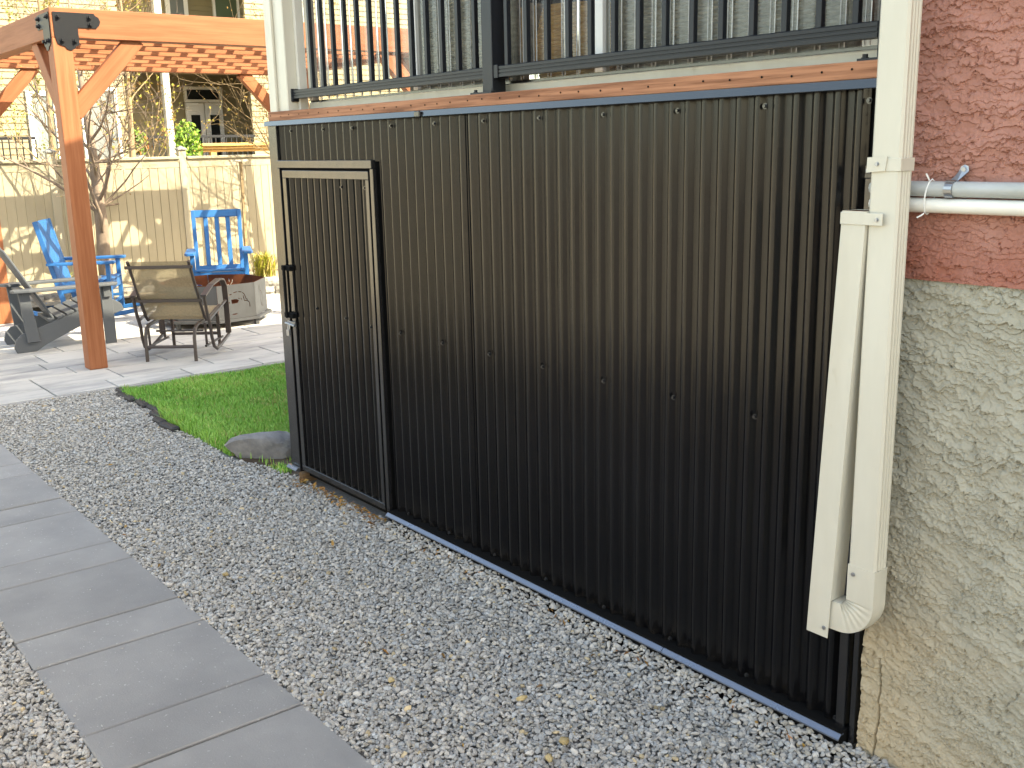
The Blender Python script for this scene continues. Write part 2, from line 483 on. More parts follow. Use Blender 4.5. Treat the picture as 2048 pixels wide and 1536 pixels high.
# path of alternating wide and narrow concrete slabs
path = props(bpy.data.objects.new('path', None), kind='structure')
COL.objects.link(path); path.location = (0, 0, -0.08)
cuts = []
for k in range(-3, 8):
    cuts += [-0.41 - 0.805 * k, -0.67 - 0.805 * k]
cuts = sorted(c for c in cuts if -5.5 < c < 2.6) 
cuts = [-5.48] + cuts
for i in range(len(cuts) - 1):
    a, b = cuts[i] + 0.0055, cuts[i + 1] - 0.0055
    if b - a < 0.1: continue
    o = wbox('paver', path, (a, -1.70 , 0.0), (b, -1.09 , 0.05 + random.uniform(-0.003, 0.002)), M['pave'], 0.004)
    o.rotation_euler = (random.uniform(-0.002, 0.002), random.uniform(-0.002, 0.002), random.uniform(-0.002, 0.002))
wbox('bedding', path, (-5.5, -1.69, -0.03), (2.6, -1.10, -0.004), M['joint'], 0)

# patio of large mottled pavers, running joints along Y
patio = props(bpy.data.objects.new('patio', None), kind='structure')
COL.objects.link(patio); patio.location = (0, 0, -0.08)
wbox('bedding', patio, (-10.1, -2.6, -0.03), (-5.5, 4.6, 0.02), M['joint'], 0)
wbox('edge_strip', patio, (-5.545, -2.6, -0.02), (-5.49, 4.6, 0.046), M['pave'], 0.004)
x = -5.55
rows = [0.30, 0.45, 0.30, 0.30, 0.45, 0.30, 0.45, 0.30, 0.30, 0.45, 0.30, 0.45, 0.3]
rs_ = random.Random(5)
for ri, d in enumerate(rows):
    if x < -10.0: break
    y = -2.6 + rs_.uniform(-0.3, 0)
    while y < 4.6:
        l = rs_.choice([0.45, 0.60, 0.75, 0.60])
        o = wbox('paver', patio, (x - d + 0.006, y + 0.006, 0.0), (x - 0.006, y + l - 0.006, 0.05 + rs_.choice([-0.001, 0, 0.001])), M['patio'], 0.004)
        y += l
    x -= d

# ------------------------------------------------------------------ gravel (loose crushed stone)
def pebbles(x0, x1, y0, y1, step, base_v, base_f, smin, smax, zc, keep=None):
    nx, ny = int((x1 - x0) / step), int((y1 - y0) / step)
    X, Y = np.meshgrid(np.arange(nx), np.arange(ny))
    X = x0 + (X.ravel() + rng.uniform(0, 1, nx * ny)) * step
    Y = y0 + (Y.ravel() + rng.uniform(0, 1, nx * ny)) * step
    if keep is not None:
        k = keep(X, Y); X, Y = X[k], Y[k]
    n = len(X)
    s = smin + (smax - smin) * rng.beta(1.6, 2.6, n)
    S = np.stack([s * rng.uniform(0.9, 1.35, n), s * rng.uniform(0.65, 1.0, n), s * rng.uniform(0.4, 0.75, n)], 1)
    a, b, c = rng.uniform(0, 6.28, n), rng.normal(0, 0.45, n), rng.normal(0, 0.45, n)
    ca, sa, cb, sb, cc, sc = np.cos(a), np.sin(a), np.cos(b), np.sin(b), np.cos(c), np.sin(c)
    Rz = np.zeros((n, 3, 3)); Rz[:, 0, 0] = ca; Rz[:, 0, 1] = -sa; Rz[:, 1, 0] = sa; Rz[:, 1, 1] = ca; Rz[:, 2, 2] = 1
    Rx = np.zeros((n, 3, 3)); Rx[:, 0, 0] = 1; Rx[:, 1, 1] = cb; Rx[:, 1, 2] = -sb; Rx[:, 2, 1] = sb; Rx[:, 2, 2] = cb
    Ry = np.zeros((n, 3, 3)); Ry[:, 1, 1] = 1; Ry[:, 0, 0] = cc; Ry[:, 0, 2] = sc; Ry[:, 2, 0] = -sc; Ry[:, 2, 2] = cc
    Rm = Rz @ Rx @ Ry
    P = base_v[None] * (1 + rng.normal(0, 0.17, (n, len(base_v), 1))) * S[:, None, :] * 0.5
    P = np.einsum('nij,nkj->nki', Rm, P)
    z = zc + rng.uniform(-0.010, 0.006, n) + 0.006 * (fbm(X * 3, Y * 3, 3, 5) - 0.5) + 0.032 * np.clip((Y + 0.16) / 0.12, 0, 1) ** 2 * ((X > -1.58) & (Y > -0.2))
    P += np.stack([X, Y, z], 1)[:, None, :]
    g = np.clip(rng.normal(0.40, 0.070, n), 0.18, 0.60)
    t = rng.uniform(0, 1, n)
    c = np.stack([g * 1.035, g * 0.99, g * 0.92], 1)
    c[t < 0.22] = (g[:, None] * np.array([0.97, 0.99, 0.98]))[t < 0.22]
    c[t > 0.86] = (g[:, None] * np.array([1.06, 0.99, 0.87]))[t > 0.86]
    c[t > 0.986] = (g[:, None] * np.array([1.35, 1.08, 0.68]))[t > 0.986]
    k = len(base_v)
    F = (base_f[None] + (np.arange(n) * k)[:, None, None]).reshape(-1, 3)
    return P.reshape(-1, 3), F, np.repeat(c, k, 0)

bm = bmesh.new(); bmesh.ops.create_icosphere(bm, subdivisions=1, radius=1)
ICO_V = np.array([v.co[:] for v in bm.verts]); ICO_F = np.array([[v.index for v in f.verts] for f in bm.faces]); bm.free()
OCT_V = np.array([(1, 0, 0), (-1, 0, 0), (0, 1, 0), (0, -1, 0), (0, 0, 1), (0, 0, -1)], float)
OCT_F = np.array([(0, 2, 4), (2, 1, 4), (1, 3, 4), (3, 0, 4), (2, 0, 5), (1, 2, 5), (3, 1, 5), (0, 3, 5)])

def merge(parts):
    V, F, C, k = [], [], [], 0
    for v, f, c in parts:
        V.append(v); F.append(f + k); C.append(c); k += len(v)
    return np.concatenate(V), np.concatenate(F), np.concatenate(C)

def lawn_front(x):                              # lawn / gravel boundary
    return -0.085 + 0.05 * np.sin(x * 2.1) + 0.03 * np.sin(x * 6.7 + 1) 
kp = lambda X, Y: (Y < 0.0) & (Y < np.where(X < -2.62, lawn_front(X) - 0.0, 9))
parts = [pebbles(-2.4, 1.75, -1.095, 0.02, 0.0115, ICO_V, ICO_F, 0.011, 0.029, -0.036, lambda X, Y: Y < -0.002 - 0.012 * rng.uniform(0, 1, len(X))),
         pebbles(-5.49, -2.4, -1.095, 0.10, 0.0125, OCT_V, OCT_F, 0.012, 0.030, -0.035, kp),
         pebbles(-3.0, 0.3, -2.55, -1.695, 0.0125, ICO_V, ICO_F, 0.011, 0.029, -0.036),
         pebbles(-5.49, -3.0, -2.55, -1.695, 0.015, OCT_V, OCT_F, 0.013, 0.028, -0.036),
         pebbles(0.3, 3.2, -2.55, -1.695, 0.0155, OCT_V, OCT_F, 0.013, 0.028, -0.036),
         pebbles(1.75, 3.2, -1.095, 0.02, 0.0155, OCT_V, OCT_F, 0.013, 0.028, -0.036),
         pebbles(-5.49, 3.2, -4.2, -2.55, 0.020, OCT_V, OCT_F, 0.016, 0.030, -0.036)]
parts += [pebbles(-5.4, 0.6, -1.70, -1.09, 0.03, ICO_V, ICO_F, 0.006, 0.013, -0.021,
                  lambda X, Y: rng.uniform(0, 1, len(X)) < 0.002 + 0.16 * np.exp(-(Y + 1.70) / 0.018) + 0.13 * np.exp(-(-1.09 - Y) / 0.018))]
V, F, C = merge(parts)
props(link('gravel', np_mesh('gravel', V, F, M['gravel'], False, C)),
      'loose grey crushed gravel filling the strips beside the path', 'gravel', kind='stuff')

# ------------------------------------------------------------------ lawn
def grass_blades(n, x0, x1, y0, y1, hmin, hmax, keep=None):
    X = rng.uniform(x0, x1, n); Y = rng.uniform(y0, y1, n)
    if keep is not None:
        k = keep(X, Y); X, Y = X[k], Y[k]
    n = len(X)
    patch = fbm(X * 2.2, Y * 2.2, 4, 3)
    fine = fbm(X * 9, Y * 9, 2, 8)
    h = (hmin + (hmax - hmin) * rng.beta(2, 2, n)) * (0.65 + 0.7 * patch)
    a = rng.uniform(0, 6.28, n)
    lean = rng.normal(0, 0.45, n) * h
    w = rng.uniform(0.0016, 0.0032, n)
    dx, dy = np.cos(a), np.sin(a)
    px, py = -dy, dx
    base = np.stack([X, Y, np.full(n, -0.042)], 1)
    side = np.stack([px * w, py * w, np.zeros(n)], 1)
    mid = base + np.stack([dx * lean * 0.35, dy * lean * 0.35, h * 0.6], 1)
    tip = base + np.stack([dx * lean, dy * lean, h], 1)
    P = np.stack([base - side, base + side, mid - side * 0.75, mid + side * 0.75, tip], 1)
    F = np.array([(0, 1, 3), (0, 3, 2), (2, 3, 4)])
    F = (F[None] + (np.arange(n) * 5)[:, None, None]).reshape(-1, 3)
    c0 = np.array([0.12, 0.34, 0.045]); c1 = np.array([0.34, 0.58, 0.12]); c2 = np.array([0.48, 0.42, 0.16])
    t = np.clip(rng.normal(0.45, 0.3, n) + (patch - 0.5) * 1.0, 0, 1)[:, None]
    c = c0 * (1 - t) + c1 * t
    dead = rng.uniform(0, 1, n) < (0.05 + 0.5 * np.clip(fine - 0.56, 0, 1) * 2)
    c[dead] = c2 * rng.uniform(0.6, 1.1, (dead.sum(), 1))
    return P.reshape(-1, 3), F, np.repeat(c, 5, 0)

def lawn_keep(X, Y):
    edge = (Y > lawn_front(X) + 0.01) & (X > -5.40 + 0.03 * np.sin(Y * 9))
    soil = (X > -3.22) & (Y < 0.20 + 0.25 * (X + 3.0) + 0.05 * np.sin(X * 15))
    return edge & ~(soil & (rng.uniform(0, 1, len(X)) < 0.965))
V, F, C = merge([grass_blades(125000, -5.42, -2.66, -0.12, 2.0, 0.020, 0.048, lawn_keep),
                 grass_blades(26000, -5.42, -2.66, 2.0, 4.2, 0.03, 0.06, lawn_keep),
                 grass_blades(5000, -5.42, -3.4, -0.13, 0.02, 0.03, 0.075, lambda X, Y: Y > lawn_front(X) - 0.02),
                 grass_blades(160, -2.86, -2.70, -0.05, 0.03, 0.012, 0.03)])
props(link('grass', np_mesh('grass', V, F, M['grass'], False, C)),
      'bright green spring lawn between the gravel and the patio', 'grass', kind='stuff')

edg = thing('lawn_edging', 'low black lumpy edging along the lawn beside the gravel', 'edging', (-4.8, -0.1, G))
rs_ = random.Random(3)
xx = -5.42
while xx < -4.15:
    l = rs_.uniform(0.10, 0.24)
    m_ = MB().box((-l / 2, -0.03, -0.04), (l / 2, 0.03, 0.022)).mesh('edging_stone', M['edging'], False, 0.012)
    link('edging_stone', m_, edg, (xx + l / 2 + 4.8, float(lawn_front(np.array(xx + l / 2))) + 0.1 - 0.02 + rs_.uniform(-0.008, 0.008), rs_.uniform(-0.006, 0.004)), (0, 0, rs_.uniform(-0.12, 0.12)))
    xx += l + 0.008

def boulder(name, label, loc, size, rz, seed, mm, sub=3, group=None):
    bm = bmesh.new(); bmesh.ops.create_icosphere(bm, subdivisions=sub, radius=1)
    r_ = np.random.default_rng(seed)
    dirs = r_.normal(size=(9, 3)); dirs /= np.linalg.norm(dirs, axis=1)[:, None]
    off = r_.uniform(0.50, 0.88, 9)
    for v in bm.verts:
        p = np.array(v.co[:])
        for d, o_ in zip(dirs, off):
            e = p @ d - o_
            if e > 0: p = p - d * e * 0.93
        v.co = p * np.array(size) * 0.5 * (1 + 0.012 * r_.normal() + 0.10 * (float(fbm(np.array(p[0] * 2.3 + 7), np.array(p[1] * 2.3 + p[2] * 3.1 + 5), 3, seed)) - 0.5))
    me = bpy.data.meshes.new(name); bm.to_mesh(me); bm.free()
    me.materials.append(mm); me.shade_smooth()
    me.set_sharp_from_angle(angle=R(24))
    return props(link(name, me, None, loc, (0, 0, rz)), label, 'rock' if size[0] > 0.1 else 'stone', group)
boulder('boulder', 'long smooth grey boulder lying at the corner of the lawn', (-3.10, 0.06, 0.005), (0.50, 0.27, 0.21), R(62), 12, M['rock'], 4)
boulder('boulder', 'small pale grey rock behind the long boulder, half hidden by the shed corner', (-3.1, 0.42, 0.015), (0.26, 0.2, 0.14), R(30), 9, M['rock'])
for (lab, x_, y_, s_, sd) in (
        ('largest cream stone on the gravel, above a rounder cream one', 0.30, -0.60, (0.042, 0.034, 0.03), 1),
        ('rounded cream stone just below the largest cream stone in the gravel', 0.34, -0.69, (0.034, 0.026, 0.024), 2),
        ('olive grey stone at the bottom edge of the gravel', 0.66, -0.72, (0.055, 0.036, 0.03), 3),
        ('yellow stone standing alone in the middle of the gravel', -0.34, -0.80, (0.03, 0.024, 0.022), 5),
        ('flat brownish stone in the gravel, between the yellow stone and the blue grey flashing', 0.03, -0.54, (0.045, 0.022, 0.02), 6),
        ('small cream stone in the gravel near the far end of the path', -1.55, -0.86, (0.032, 0.026, 0.022), 8)):
    boulder('pebble', lab, (x_, y_, -0.024), s_, sd * 1.3, sd, M['pebble_tan'], 2)

# ------------------------------------------------------------------ shed under the deck
P = 0.0653
def _rib_table():
    """one period of the rib: narrow crown, straight right flank, flat pan, rounded left shoulder"""
    D = 0.021
    u = np.arange(512) / 512 * P * 1000                     # mm from the start of the left flank
    y = np.zeros(512)
    y = np.where(u < 24, D * (1 - np.sin(np.pi / 2 * np.clip(u / 24, 0, 1)) ** 1.0), y)
    y = np.where((u >= 24) & (u < 32), 0.0, y)
    y = np.where((u >= 32) & (u < 47), D * (u - 32) / 15, y)
    y = np.where(u >= 47, D, y)
    k = np.hanning(25); k /= k.sum()
    y3 = np.convolve(np.concatenate([y, y, y]), k, 'same')
    return y3[512:1024]
RIB = _rib_table()
def corr_profile(x):
    """depth (y) of the corrugated sheet at x: crown 0, pan 0.021"""
    f = np.mod(x / P + 0.29, 1.0) * 512
    return np.interp(f, np.arange(513), np.append(RIB, RIB[0]))
def corrugated(name, x0, x1, z0, z1, y_off, m, parent, nz=14, seed=0):
    nx = int((x1 - x0) / (P / 26))
    xs = np.linspace(x0, x1, nx + 1); zs = np.linspace(z0, z1, nz + 1)
    X, Z = np.meshgrid(xs, zs)
    wob = 0.0012 * (fbm(X * 1.3 + seed * 3.1, Z * 1.1, 2, seed) - 0.5)
    Y = corr_profile(X + 0.0015 * (fbm(X * 3, Z * 2.5, 2, seed + 4) - 0.5)) + y_off + wob
    V = np.stack([X.ravel(), Y.ravel(), Z.ravel()], 1)
    V2 = V + np.array([0, 0.0008, 0])
    i = np.arange((nx + 1) * nz).reshape(nz, nx + 1)[:, :-1].ravel()
    F = np.stack([i, i + 1, i + nx + 2, i + nx + 1], 1)
    V -= np.array(parent.location)
    return link(name, np_mesh(name, V, F, m, True), parent)

shed = thing('shed', 'black corrugated metal shed built in under the raised deck', 'shed', (-0.9, 0.0, G))
SL = Vector(shed.location)
def sb(name, a, b, m, bevel=0.0015):
    return wbox(name, shed, Vector(a) - SL, Vector(b) - SL, m, bevel)
s1, s2 = -15 * P + 0.045, -1 * P + 0.05
corrugated('siding_panel', s2 - 0.03, 0.812, 0.035, 1.835, 0.0, M['metal'], shed, seed=1)
corrugated('siding_panel', s1 - 0.03, s2 + 0.01, 0.035, 1.835, 0.0016, M['metal'], shed, seed=2)
corrugated('siding_panel', -1.607, s1 + 0.01, 0.035, 1.835, 0.0032, M['metal'], shed, seed=3)
corrugated('siding_panel', -2.535, -1.60, 1.645, 1.835, 0.0045, M['metal'], shed, nz=4, seed=4)
for k_, w_ in ((-14.62, 0.0016),):
    sb('seam_gap', (k_ * P, 0.0155, 0.045), (k_ * P + w_, 0.024, 1.83), M['void'], 0)
# core behind the sheets
sb('core_wall', (-2.60, 0.03, 0.0), (0.86, 0.10, 1.84), M['void'], 0)
sb('side_wall', (-2.612, 0.035, -0.02), (-2.60, 3.6, 1.86), M['metal'], 0.001)
# left corner trim, L shaped
c = MB().box((-2.622, -0.014, -0.0), (-2.532, 0.002, 1.838)).box((-2.622, 0.0022, 0.0), (-2.610, 0.09, 1.838))
c.build('corner_trim', M['trim'], shed, False, 0.002, world=True)
# right end: channel, bracket plate and dark return
sb('end_trim', (0.825, -0.010, 0.02), (0.852, 0.03, 1.60), M['trim'], 0.002)
sb('end_channel', (0.868, -0.006, 0.0), (0.884, 0.03, 0.9), M['trim'], 0.002)
sb('bracket', (0.832, -0.022, 1.600), (0.90, -0.012, 1.632), M['trim'], 0.001)
sb('bracket_bolt', (0.837, -0.028, 1.612), (0.849, -0.0222, 1.624), M['zinc'], 0.002)
# drip trim, two lengths with an overlap
def drip(x0, x1, off):
    o = [(-0.002, 1.8445), (-0.022 - off, 1.844), (-0.0272 - off, 1.822), (-0.0252 - off, 1.820), (-0.018, 1.838), (-0.002, 1.838)]
    MB().prism(o, x1 - x0, lambda u, v, w: (x0 + w, u, v)).build('drip_trim', M['trim'], shed, False, 0.0, world=True)
drip(-2.636, -1.19, 0.0008); drip(-1.215, 0.868, 0.0026)
sb('trim_clip', (-1.228, -0.040, 1.818), (-1.190, -0.026, 1.843), M['trim'], 0.004)
# base flashings
def flashing(x0, x1):
    o = [(-0.020, 0.034), (-0.033, 0.034), (-0.046, 0.0225), (-0.0465, 0.018), (-0.045, 0.018), (-0.044, 0.0205), (-0.033, 0.030), (-0.020, 0.030)]
    MB().prism(o, x1 - x0, lambda u, v, w: (x0 + w, u, v)).build('base_flashing', M['flash'], shed, False, 0.0, world=True)
flashing(-1.60, 0.165); flashing(0.168, 0.862); flashing(-2.625, -2.515)
sb('base_channel', (-1.60, -0.030, -0.05), (0.86, 0.026, 0.040), M['void'], 0.001)
sb('sill_block', (-2.50, -0.035, -0.035), (-2.455, 0.05, 0.018), M['oldwood'], 0.003)
# door frame
DX0, DX1, DZ = -2.540, -1.618, 1.651
sb('door_frame', (DX0, -0.018, 1.614), (DX1, 0.004, DZ), M['trim'], 0.002)
sb('door_frame', (DX1 - 0.016, -0.017, 0.0), (DX1 + 0.010, 0.004, 1.6135), M['trim'], 0.002)
sb('door_frame', (DX0, -0.017, 0.0), (DX0 + 0.022, 0.004, 1.6135), M['trim'], 0.002)
sb('door_gap', (-2.53, 0.005, 0.0), (-1.62, 0.028, 1.64), M['void'], 0)
# door with its own sheet, edge trims, handle and latch
door = link('door', MB().box((-2.476 + 0.9, 0.006, 0.075), (-1.648 + 0.9, 0.012, 1.62)).mesh('door', M['void'], False, 0), shed)
ddoor = Vector(shed.location)
def dsub(name, a, b, m, bevel=0.0015):
    return wbox(name, door, Vector(a) - SL, Vector(b) - SL, m, bevel)
xs0, xs1 = -2.452, -1.664
nx = int((xs1 - xs0) / (P / 26))
X, Z = np.meshgrid(np.linspace(xs0, xs1, nx + 1), np.linspace(0.055, 1.57, 13))
Yv = corr_profile(X + 0.02) * 0.8 - 0.010 + 0.001 * (fbm(X * 2, Z * 2, 2, 9) - 0.5)
Vd = np.stack([X.ravel(), Yv.ravel(), Z.ravel()], 1) - np.array(SL)
i = np.arange((nx + 1) * 12).reshape(12, nx + 1)[:, :-1].ravel()
link('door_panel', np_mesh('door_panel', Vd, np.stack([i, i + 1, i + nx + 2, i + nx + 1], 1), M['metal'], True), door)
dsub('door_rail', (-2.484, -0.020, 1.566), (-1.645, -0.006, 1.603), M['trim'])
dsub('door_rail', (-2.484, -0.020, 0.030), (-1.645, -0.006, 0.060), M['trim'])
dsub('door_stile', (-2.484, -0.0195, 0.0605), (-2.448, -0.006, 1.5655), M['trim'])
dsub('door_stile', (-1.672, -0.0195, 0.0605), (-1.645, -0.006, 1.5655), M['trim'])
h = MB()
for z_ in (1.115, 0.872):
    h.box((-2.512, -0.048, z_ - 0.012), (-2.418, -0.021, z_ + 0.012))
h.box((-2.478, -0.060, 0.86), (-2.462, -0.0482, 1.127))
h.v = [tuple(Vector(p) - SL) for p in h.v]
h.build('door_handle', M['void'], door, False, 0.002)
h = MB().box((-2.520, -0.030, 0.812), (-2.440, -0.021, 0.836)).tube([(-2.53, -0.036, 0.825), (-2.43, -0.036, 0.819)], 0.006, 8)
h.tube([(-2.486, -0.042, 0.824), (-2.486, -0.046, 0.80), (-2.478, -0.046, 0.79), (-2.470, -0.046, 0.80), (-2.47, -0.042, 0.822)], 0.0035, 6)
h.box((-2.492, -0.054, 0.765), (-2.464, -0.040, 0.795))
h.v = [tuple(Vector(p) - SL) for p in h.v]
h.build('latch', M['zinc'], door, False, 0.001)
# hex screws with washers on the crests
sm = MB().disc((0, 0, 0), (0, -1, 0), 0.0085, 0.002, 10).disc((0, -0.002, 0), (0, -1, 0), 0.0052, 0.006, 6).mesh('screw', M['trim'], False, 0)
smz = MB().disc((0, 0, 0), (0, -1, 0), 0.0085, 0.002, 10).disc((0, -0.002, 0), (0, -1, 0), 0.0052, 0.006, 6).mesh('screw', M['zinc'], False, 0)
for n_ in range(-6, 3):
    xk = 0.173 + 5 * P * n_ - 0.006
    for z_, mm in ((1.792, sm), (0.90, sm), (0.056, sm)):
        if xk < -1.6 and z_ < 1.7: continue
        link('screw', mm, shed, Vector((xk, 0.0005, z_)) - SL, (0, random.uniform(0, 1), 0))
for xk, z_ in ((-2.40, 1.792), (-2.07, 1.792)):
    link('screw', sm, shed, Vector((xk, 0.004, z_)) - SL)
for xk, z_ in ((-2.22, 0.93), (-1.93, 0.915), (-1.70, 0.90), (-1.69, 1.53), (-1.90, 1.53)):
    link('screw', sm, door, Vector((xk, -0.011, z_)) - SL)

# ------------------------------------------------------------------ deck above
deck = thing('deck', 'raised roofed deck with a red brown edge board and cream corner column', 'deck', (-0.9, 0.1, G))
DL = Vector(deck.location)
def db(name, a, b, m, bevel=0.002):
    return wbox(name, deck, Vector(a) - DL, Vector(b) - DL, m, bevel)
bar_obj('edge_board', deck, Vector((-2.602, 0.06, 1.8665)) - DL, Vector((0.895, 0.06, 1.8665)) - DL, 0.155, 0.0455, M['deckwood'], bevel=0.003)
nails = MB()
rs_ = random.Random(2)
xx = -2.57
while xx < 0.87:
    nails.disc((xx, -0.0185, 1.867 + rs_.uniform(-0.004, 0.004)), (0, -1, 0), 0.0032, 0.0012, 7)
    xx += rs_.uniform(0.085, 0.115)
props(nails.build('screw', M['void'], deck, False, 0, world=True), kind='stuff')
db('floor', (-2.6, 0.142, 1.80), (0.9, 4.6, 1.868), M['deckwood'], 0.003)
db('column', (-2.632, 0.035, 1.887), (-2.475, 0.135, 4.6), M['cream'], 0.004)
db('column_trim', (-2.648, 0.020, 1.887), (-2.575, 0.034, 4.6), M['cream'], 0.002)
db('column_trim', (-2.474, 0.09, 1.887), (-2.45, 0.135, 4.6), M['beige_vinyl'], 0.002)
db('column', (-2.60, 4.45, 1.9), (-2.45, 4.6, 4.6), M['cream'], 0.004)
db('sill', (-2.45, 0.1385, 1.82), (-0.88, 0.19, 1.930), M['cream'], 0.003)
db('sill', (-0.878, 0.1385, 1.82), (0.895, 0.19, 1.928), M['cream'], 0.003)
db('sill_track', (-2.45, 0.148, 1.9302), (0.895, 0.172, 1.939), M['trim'], 0)
for x_, w_ in ((-1.497, 0.034), (-0.353, 0.040)):
    db('mullion', (x_, 0.140, 1.9395), (x_ + w_, 0.175, 4.0), M['white'], 0.002)
db('mullion', (-2.449, 0.140, 1.9395), (-2.41, 0.175, 4.0), M['cream'], 0.002)
# clear ribbed polycarbonate sheets
def clear_sheet(x0, x1):
    xs = [x0]; ys = [0.156]
    n = int((x1 - x0) / 0.0785)
    for k in range(1, n):
        xc = x0 + k * 0.0785
        for dx, dy in ((-0.010, 0), (-0.006, -0.009), (0.006, -0.009), (0.010, 0)):
            xs.append(xc + dx); ys.append(0.156 + dy)
    xs.append(x1); ys.append(0.156)
    V, F = [], []
    for k, (a, b) in enumerate(zip(xs, ys)):
        V += [(a, b, 1.9395), (a, b, 3.2)]
    for k in range(len(xs) - 1):
        F.append((2 * k, 2 * k + 2, 2 * k + 3, 2 * k + 1))
    V = np.array(V) - np.array(DL)
    return link('clear_panel', np_mesh('clear_panel', V, np.array(F), M['clear']), deck)
def rib_glints(x0, x1):  # pale strips on the rib edges stand in for their bright reflections
    b = MB()
    n = int((x1 - x0) / 0.0785)
    for k in range(1, n):
        xc = x0 + k * 0.0785
        for dx, w in ((-0.0085, 0.0016), (0.0085, 0.0030)):
            b.box((xc + dx - w / 2, 0.1440, 1.941), (xc + dx + w / 2, 0.1462, 3.199))
    o = b.build('rib_glint', M['rib'], deck, False, 0, world=True)
    o['kind'] = 'stuff'
M['rib'] = mat('painted_rib_glint', (0.52, 0.52, 0.50), 0.2, 0.8)
rib_glints(-2.409, -1.498); rib_glints(-1.462, -0.354); rib_glints(-0.312, 0.885)
clear_sheet(-2.409, -1.498); clear_sheet(-1.462, -0.354); clear_sheet(-0.312, 0.885)
# gable roof of the deck
rf = MB()
yr, zr = 2.3, 5.38
for (ya, yb) in ((-0.35, 2.3), (2.3, 4.95)):
    za, zb = (4.62, zr) if ya < 2 else (zr, 4.62)
    rf.add([(-2.95, ya, za), (0.9, ya, za), (0.9, yb, zb), (-2.95, yb, zb), (-2.95, ya, za + 0.2), (0.9, ya, za + 0.2), (0.9, yb, zb + 0.2), (-2.95, yb, zb + 0.2)],
           [(3, 2, 1, 0), (4, 5, 6, 7), (0, 1, 5, 4), (1, 2, 6, 5), (2, 3, 7, 6), (3, 0, 4, 7)])
rf.build('roof', M['roofing'], deck, False, 0, world=True)
MB().add([(-2.7, -0.3, 4.6), (-2.7, 4.9, 4.6), (-2.7, 2.3, 5.36), (-2.6, -0.3, 4.6), (-2.6, 4.9, 4.6), (-2.6, 2.3, 5.36)],
         [(0, 1, 2), (3, 5, 4), (0, 3, 4, 1), (1, 4, 5, 2), (2, 5, 3, 0)]).build('gable', M['cream'], deck, False, 0, world=True)
db('glare_board', (-2.44, 4.47, 1.8685), (0.89, 4.50, 2.50), M['cream'], 0)  # added board, blocks the sunlit yard showing through the rail gap
db('ceiling', (-2.65, -0.25, 4.57), (0.89, 4.85, 4.60), M['cream'], 0)

# railing
rail = thing('railing', 'black aluminium railing with square balusters along the deck edge', 'railing', (-0.85, 0.08, 1.869))
RL = Vector(rail.location)
def rb(name, a, b, m=M['rail'], bevel=0.002):
    return wbox(name, rail, Vector(a) - RL, Vector(b) - RL, m, bevel)
ZB = 1.8898
for xp in (-0.880, 0.800):
    rb('post', (xp, 0.050, ZB + 0.0085), (xp + 0.0635, 0.1135, 2.95))
    rb('base_plate', (xp - 0.035, 0.016, ZB), (xp + 0.0985, 0.135, ZB + 0.008), M['rail'], 0.001)
    for ox in (-0.022, 0.085):
        MB().disc((xp + ox, 0.034, ZB + 0.008), (0, 0, 1), 0.010, 0.003, 8).disc((xp + ox, 0.034, ZB + 0.011), (0, 0, 1), 0.007, 0.008, 6).build('bolt', M['rail'], rail, False, 0, world=True)
def rail_profile(x0, x1):
    o = [(0.058, 1.950), (0.058, 1.961), (0.061, 1.962), (0.061, 1.965), (0.058, 1.966), (0.058, 1.973), (0.061, 1.974), (0.061, 1.977),
         (0.058, 1.978), (0.058, 1.988), (0.062, 1.991), (0.098, 1.991), (0.102, 1.988), (0.102, 1.950)]
    MB().prism(o, x1 - x0, lambda u, v, w: (x0 + w, u, v)).build('bottom_rail', M['rail'], rail, False, 0, world=True)
rail_profile(-2.462, -0.885); rail_profile(-0.79, 0.793)
rb('rail_bracket', (-0.8163, 0.054, 1.946), (-0.7903, 0.106, 1.995))
rb('rail_bracket', (-2.4735, 0.052, 1.935), (-2.4625, 0.108, 1.997))
rb('top_rail', (-2.462, 0.055, 2.88), (-0.885, 0.105, 2.93)); rb('top_rail', (-0.81, 0.055, 2.88), (0.793, 0.105, 2.93))
bal = MB().box((-0.0095, -0.0095, 0), (0.0095, 0.0095, 0.887)).mesh('baluster', M['rail'], False, 0.0012)
for k in range(14):
    link('baluster', bal, rail, Vector((-0.758 + 0.1135 * k, 0.08, 1.9912)) - RL)
for k in range(13):
    link('baluster', bal, rail, Vector((-0.958 - 0.1105 * k, 0.08, 1.9912)) - RL)

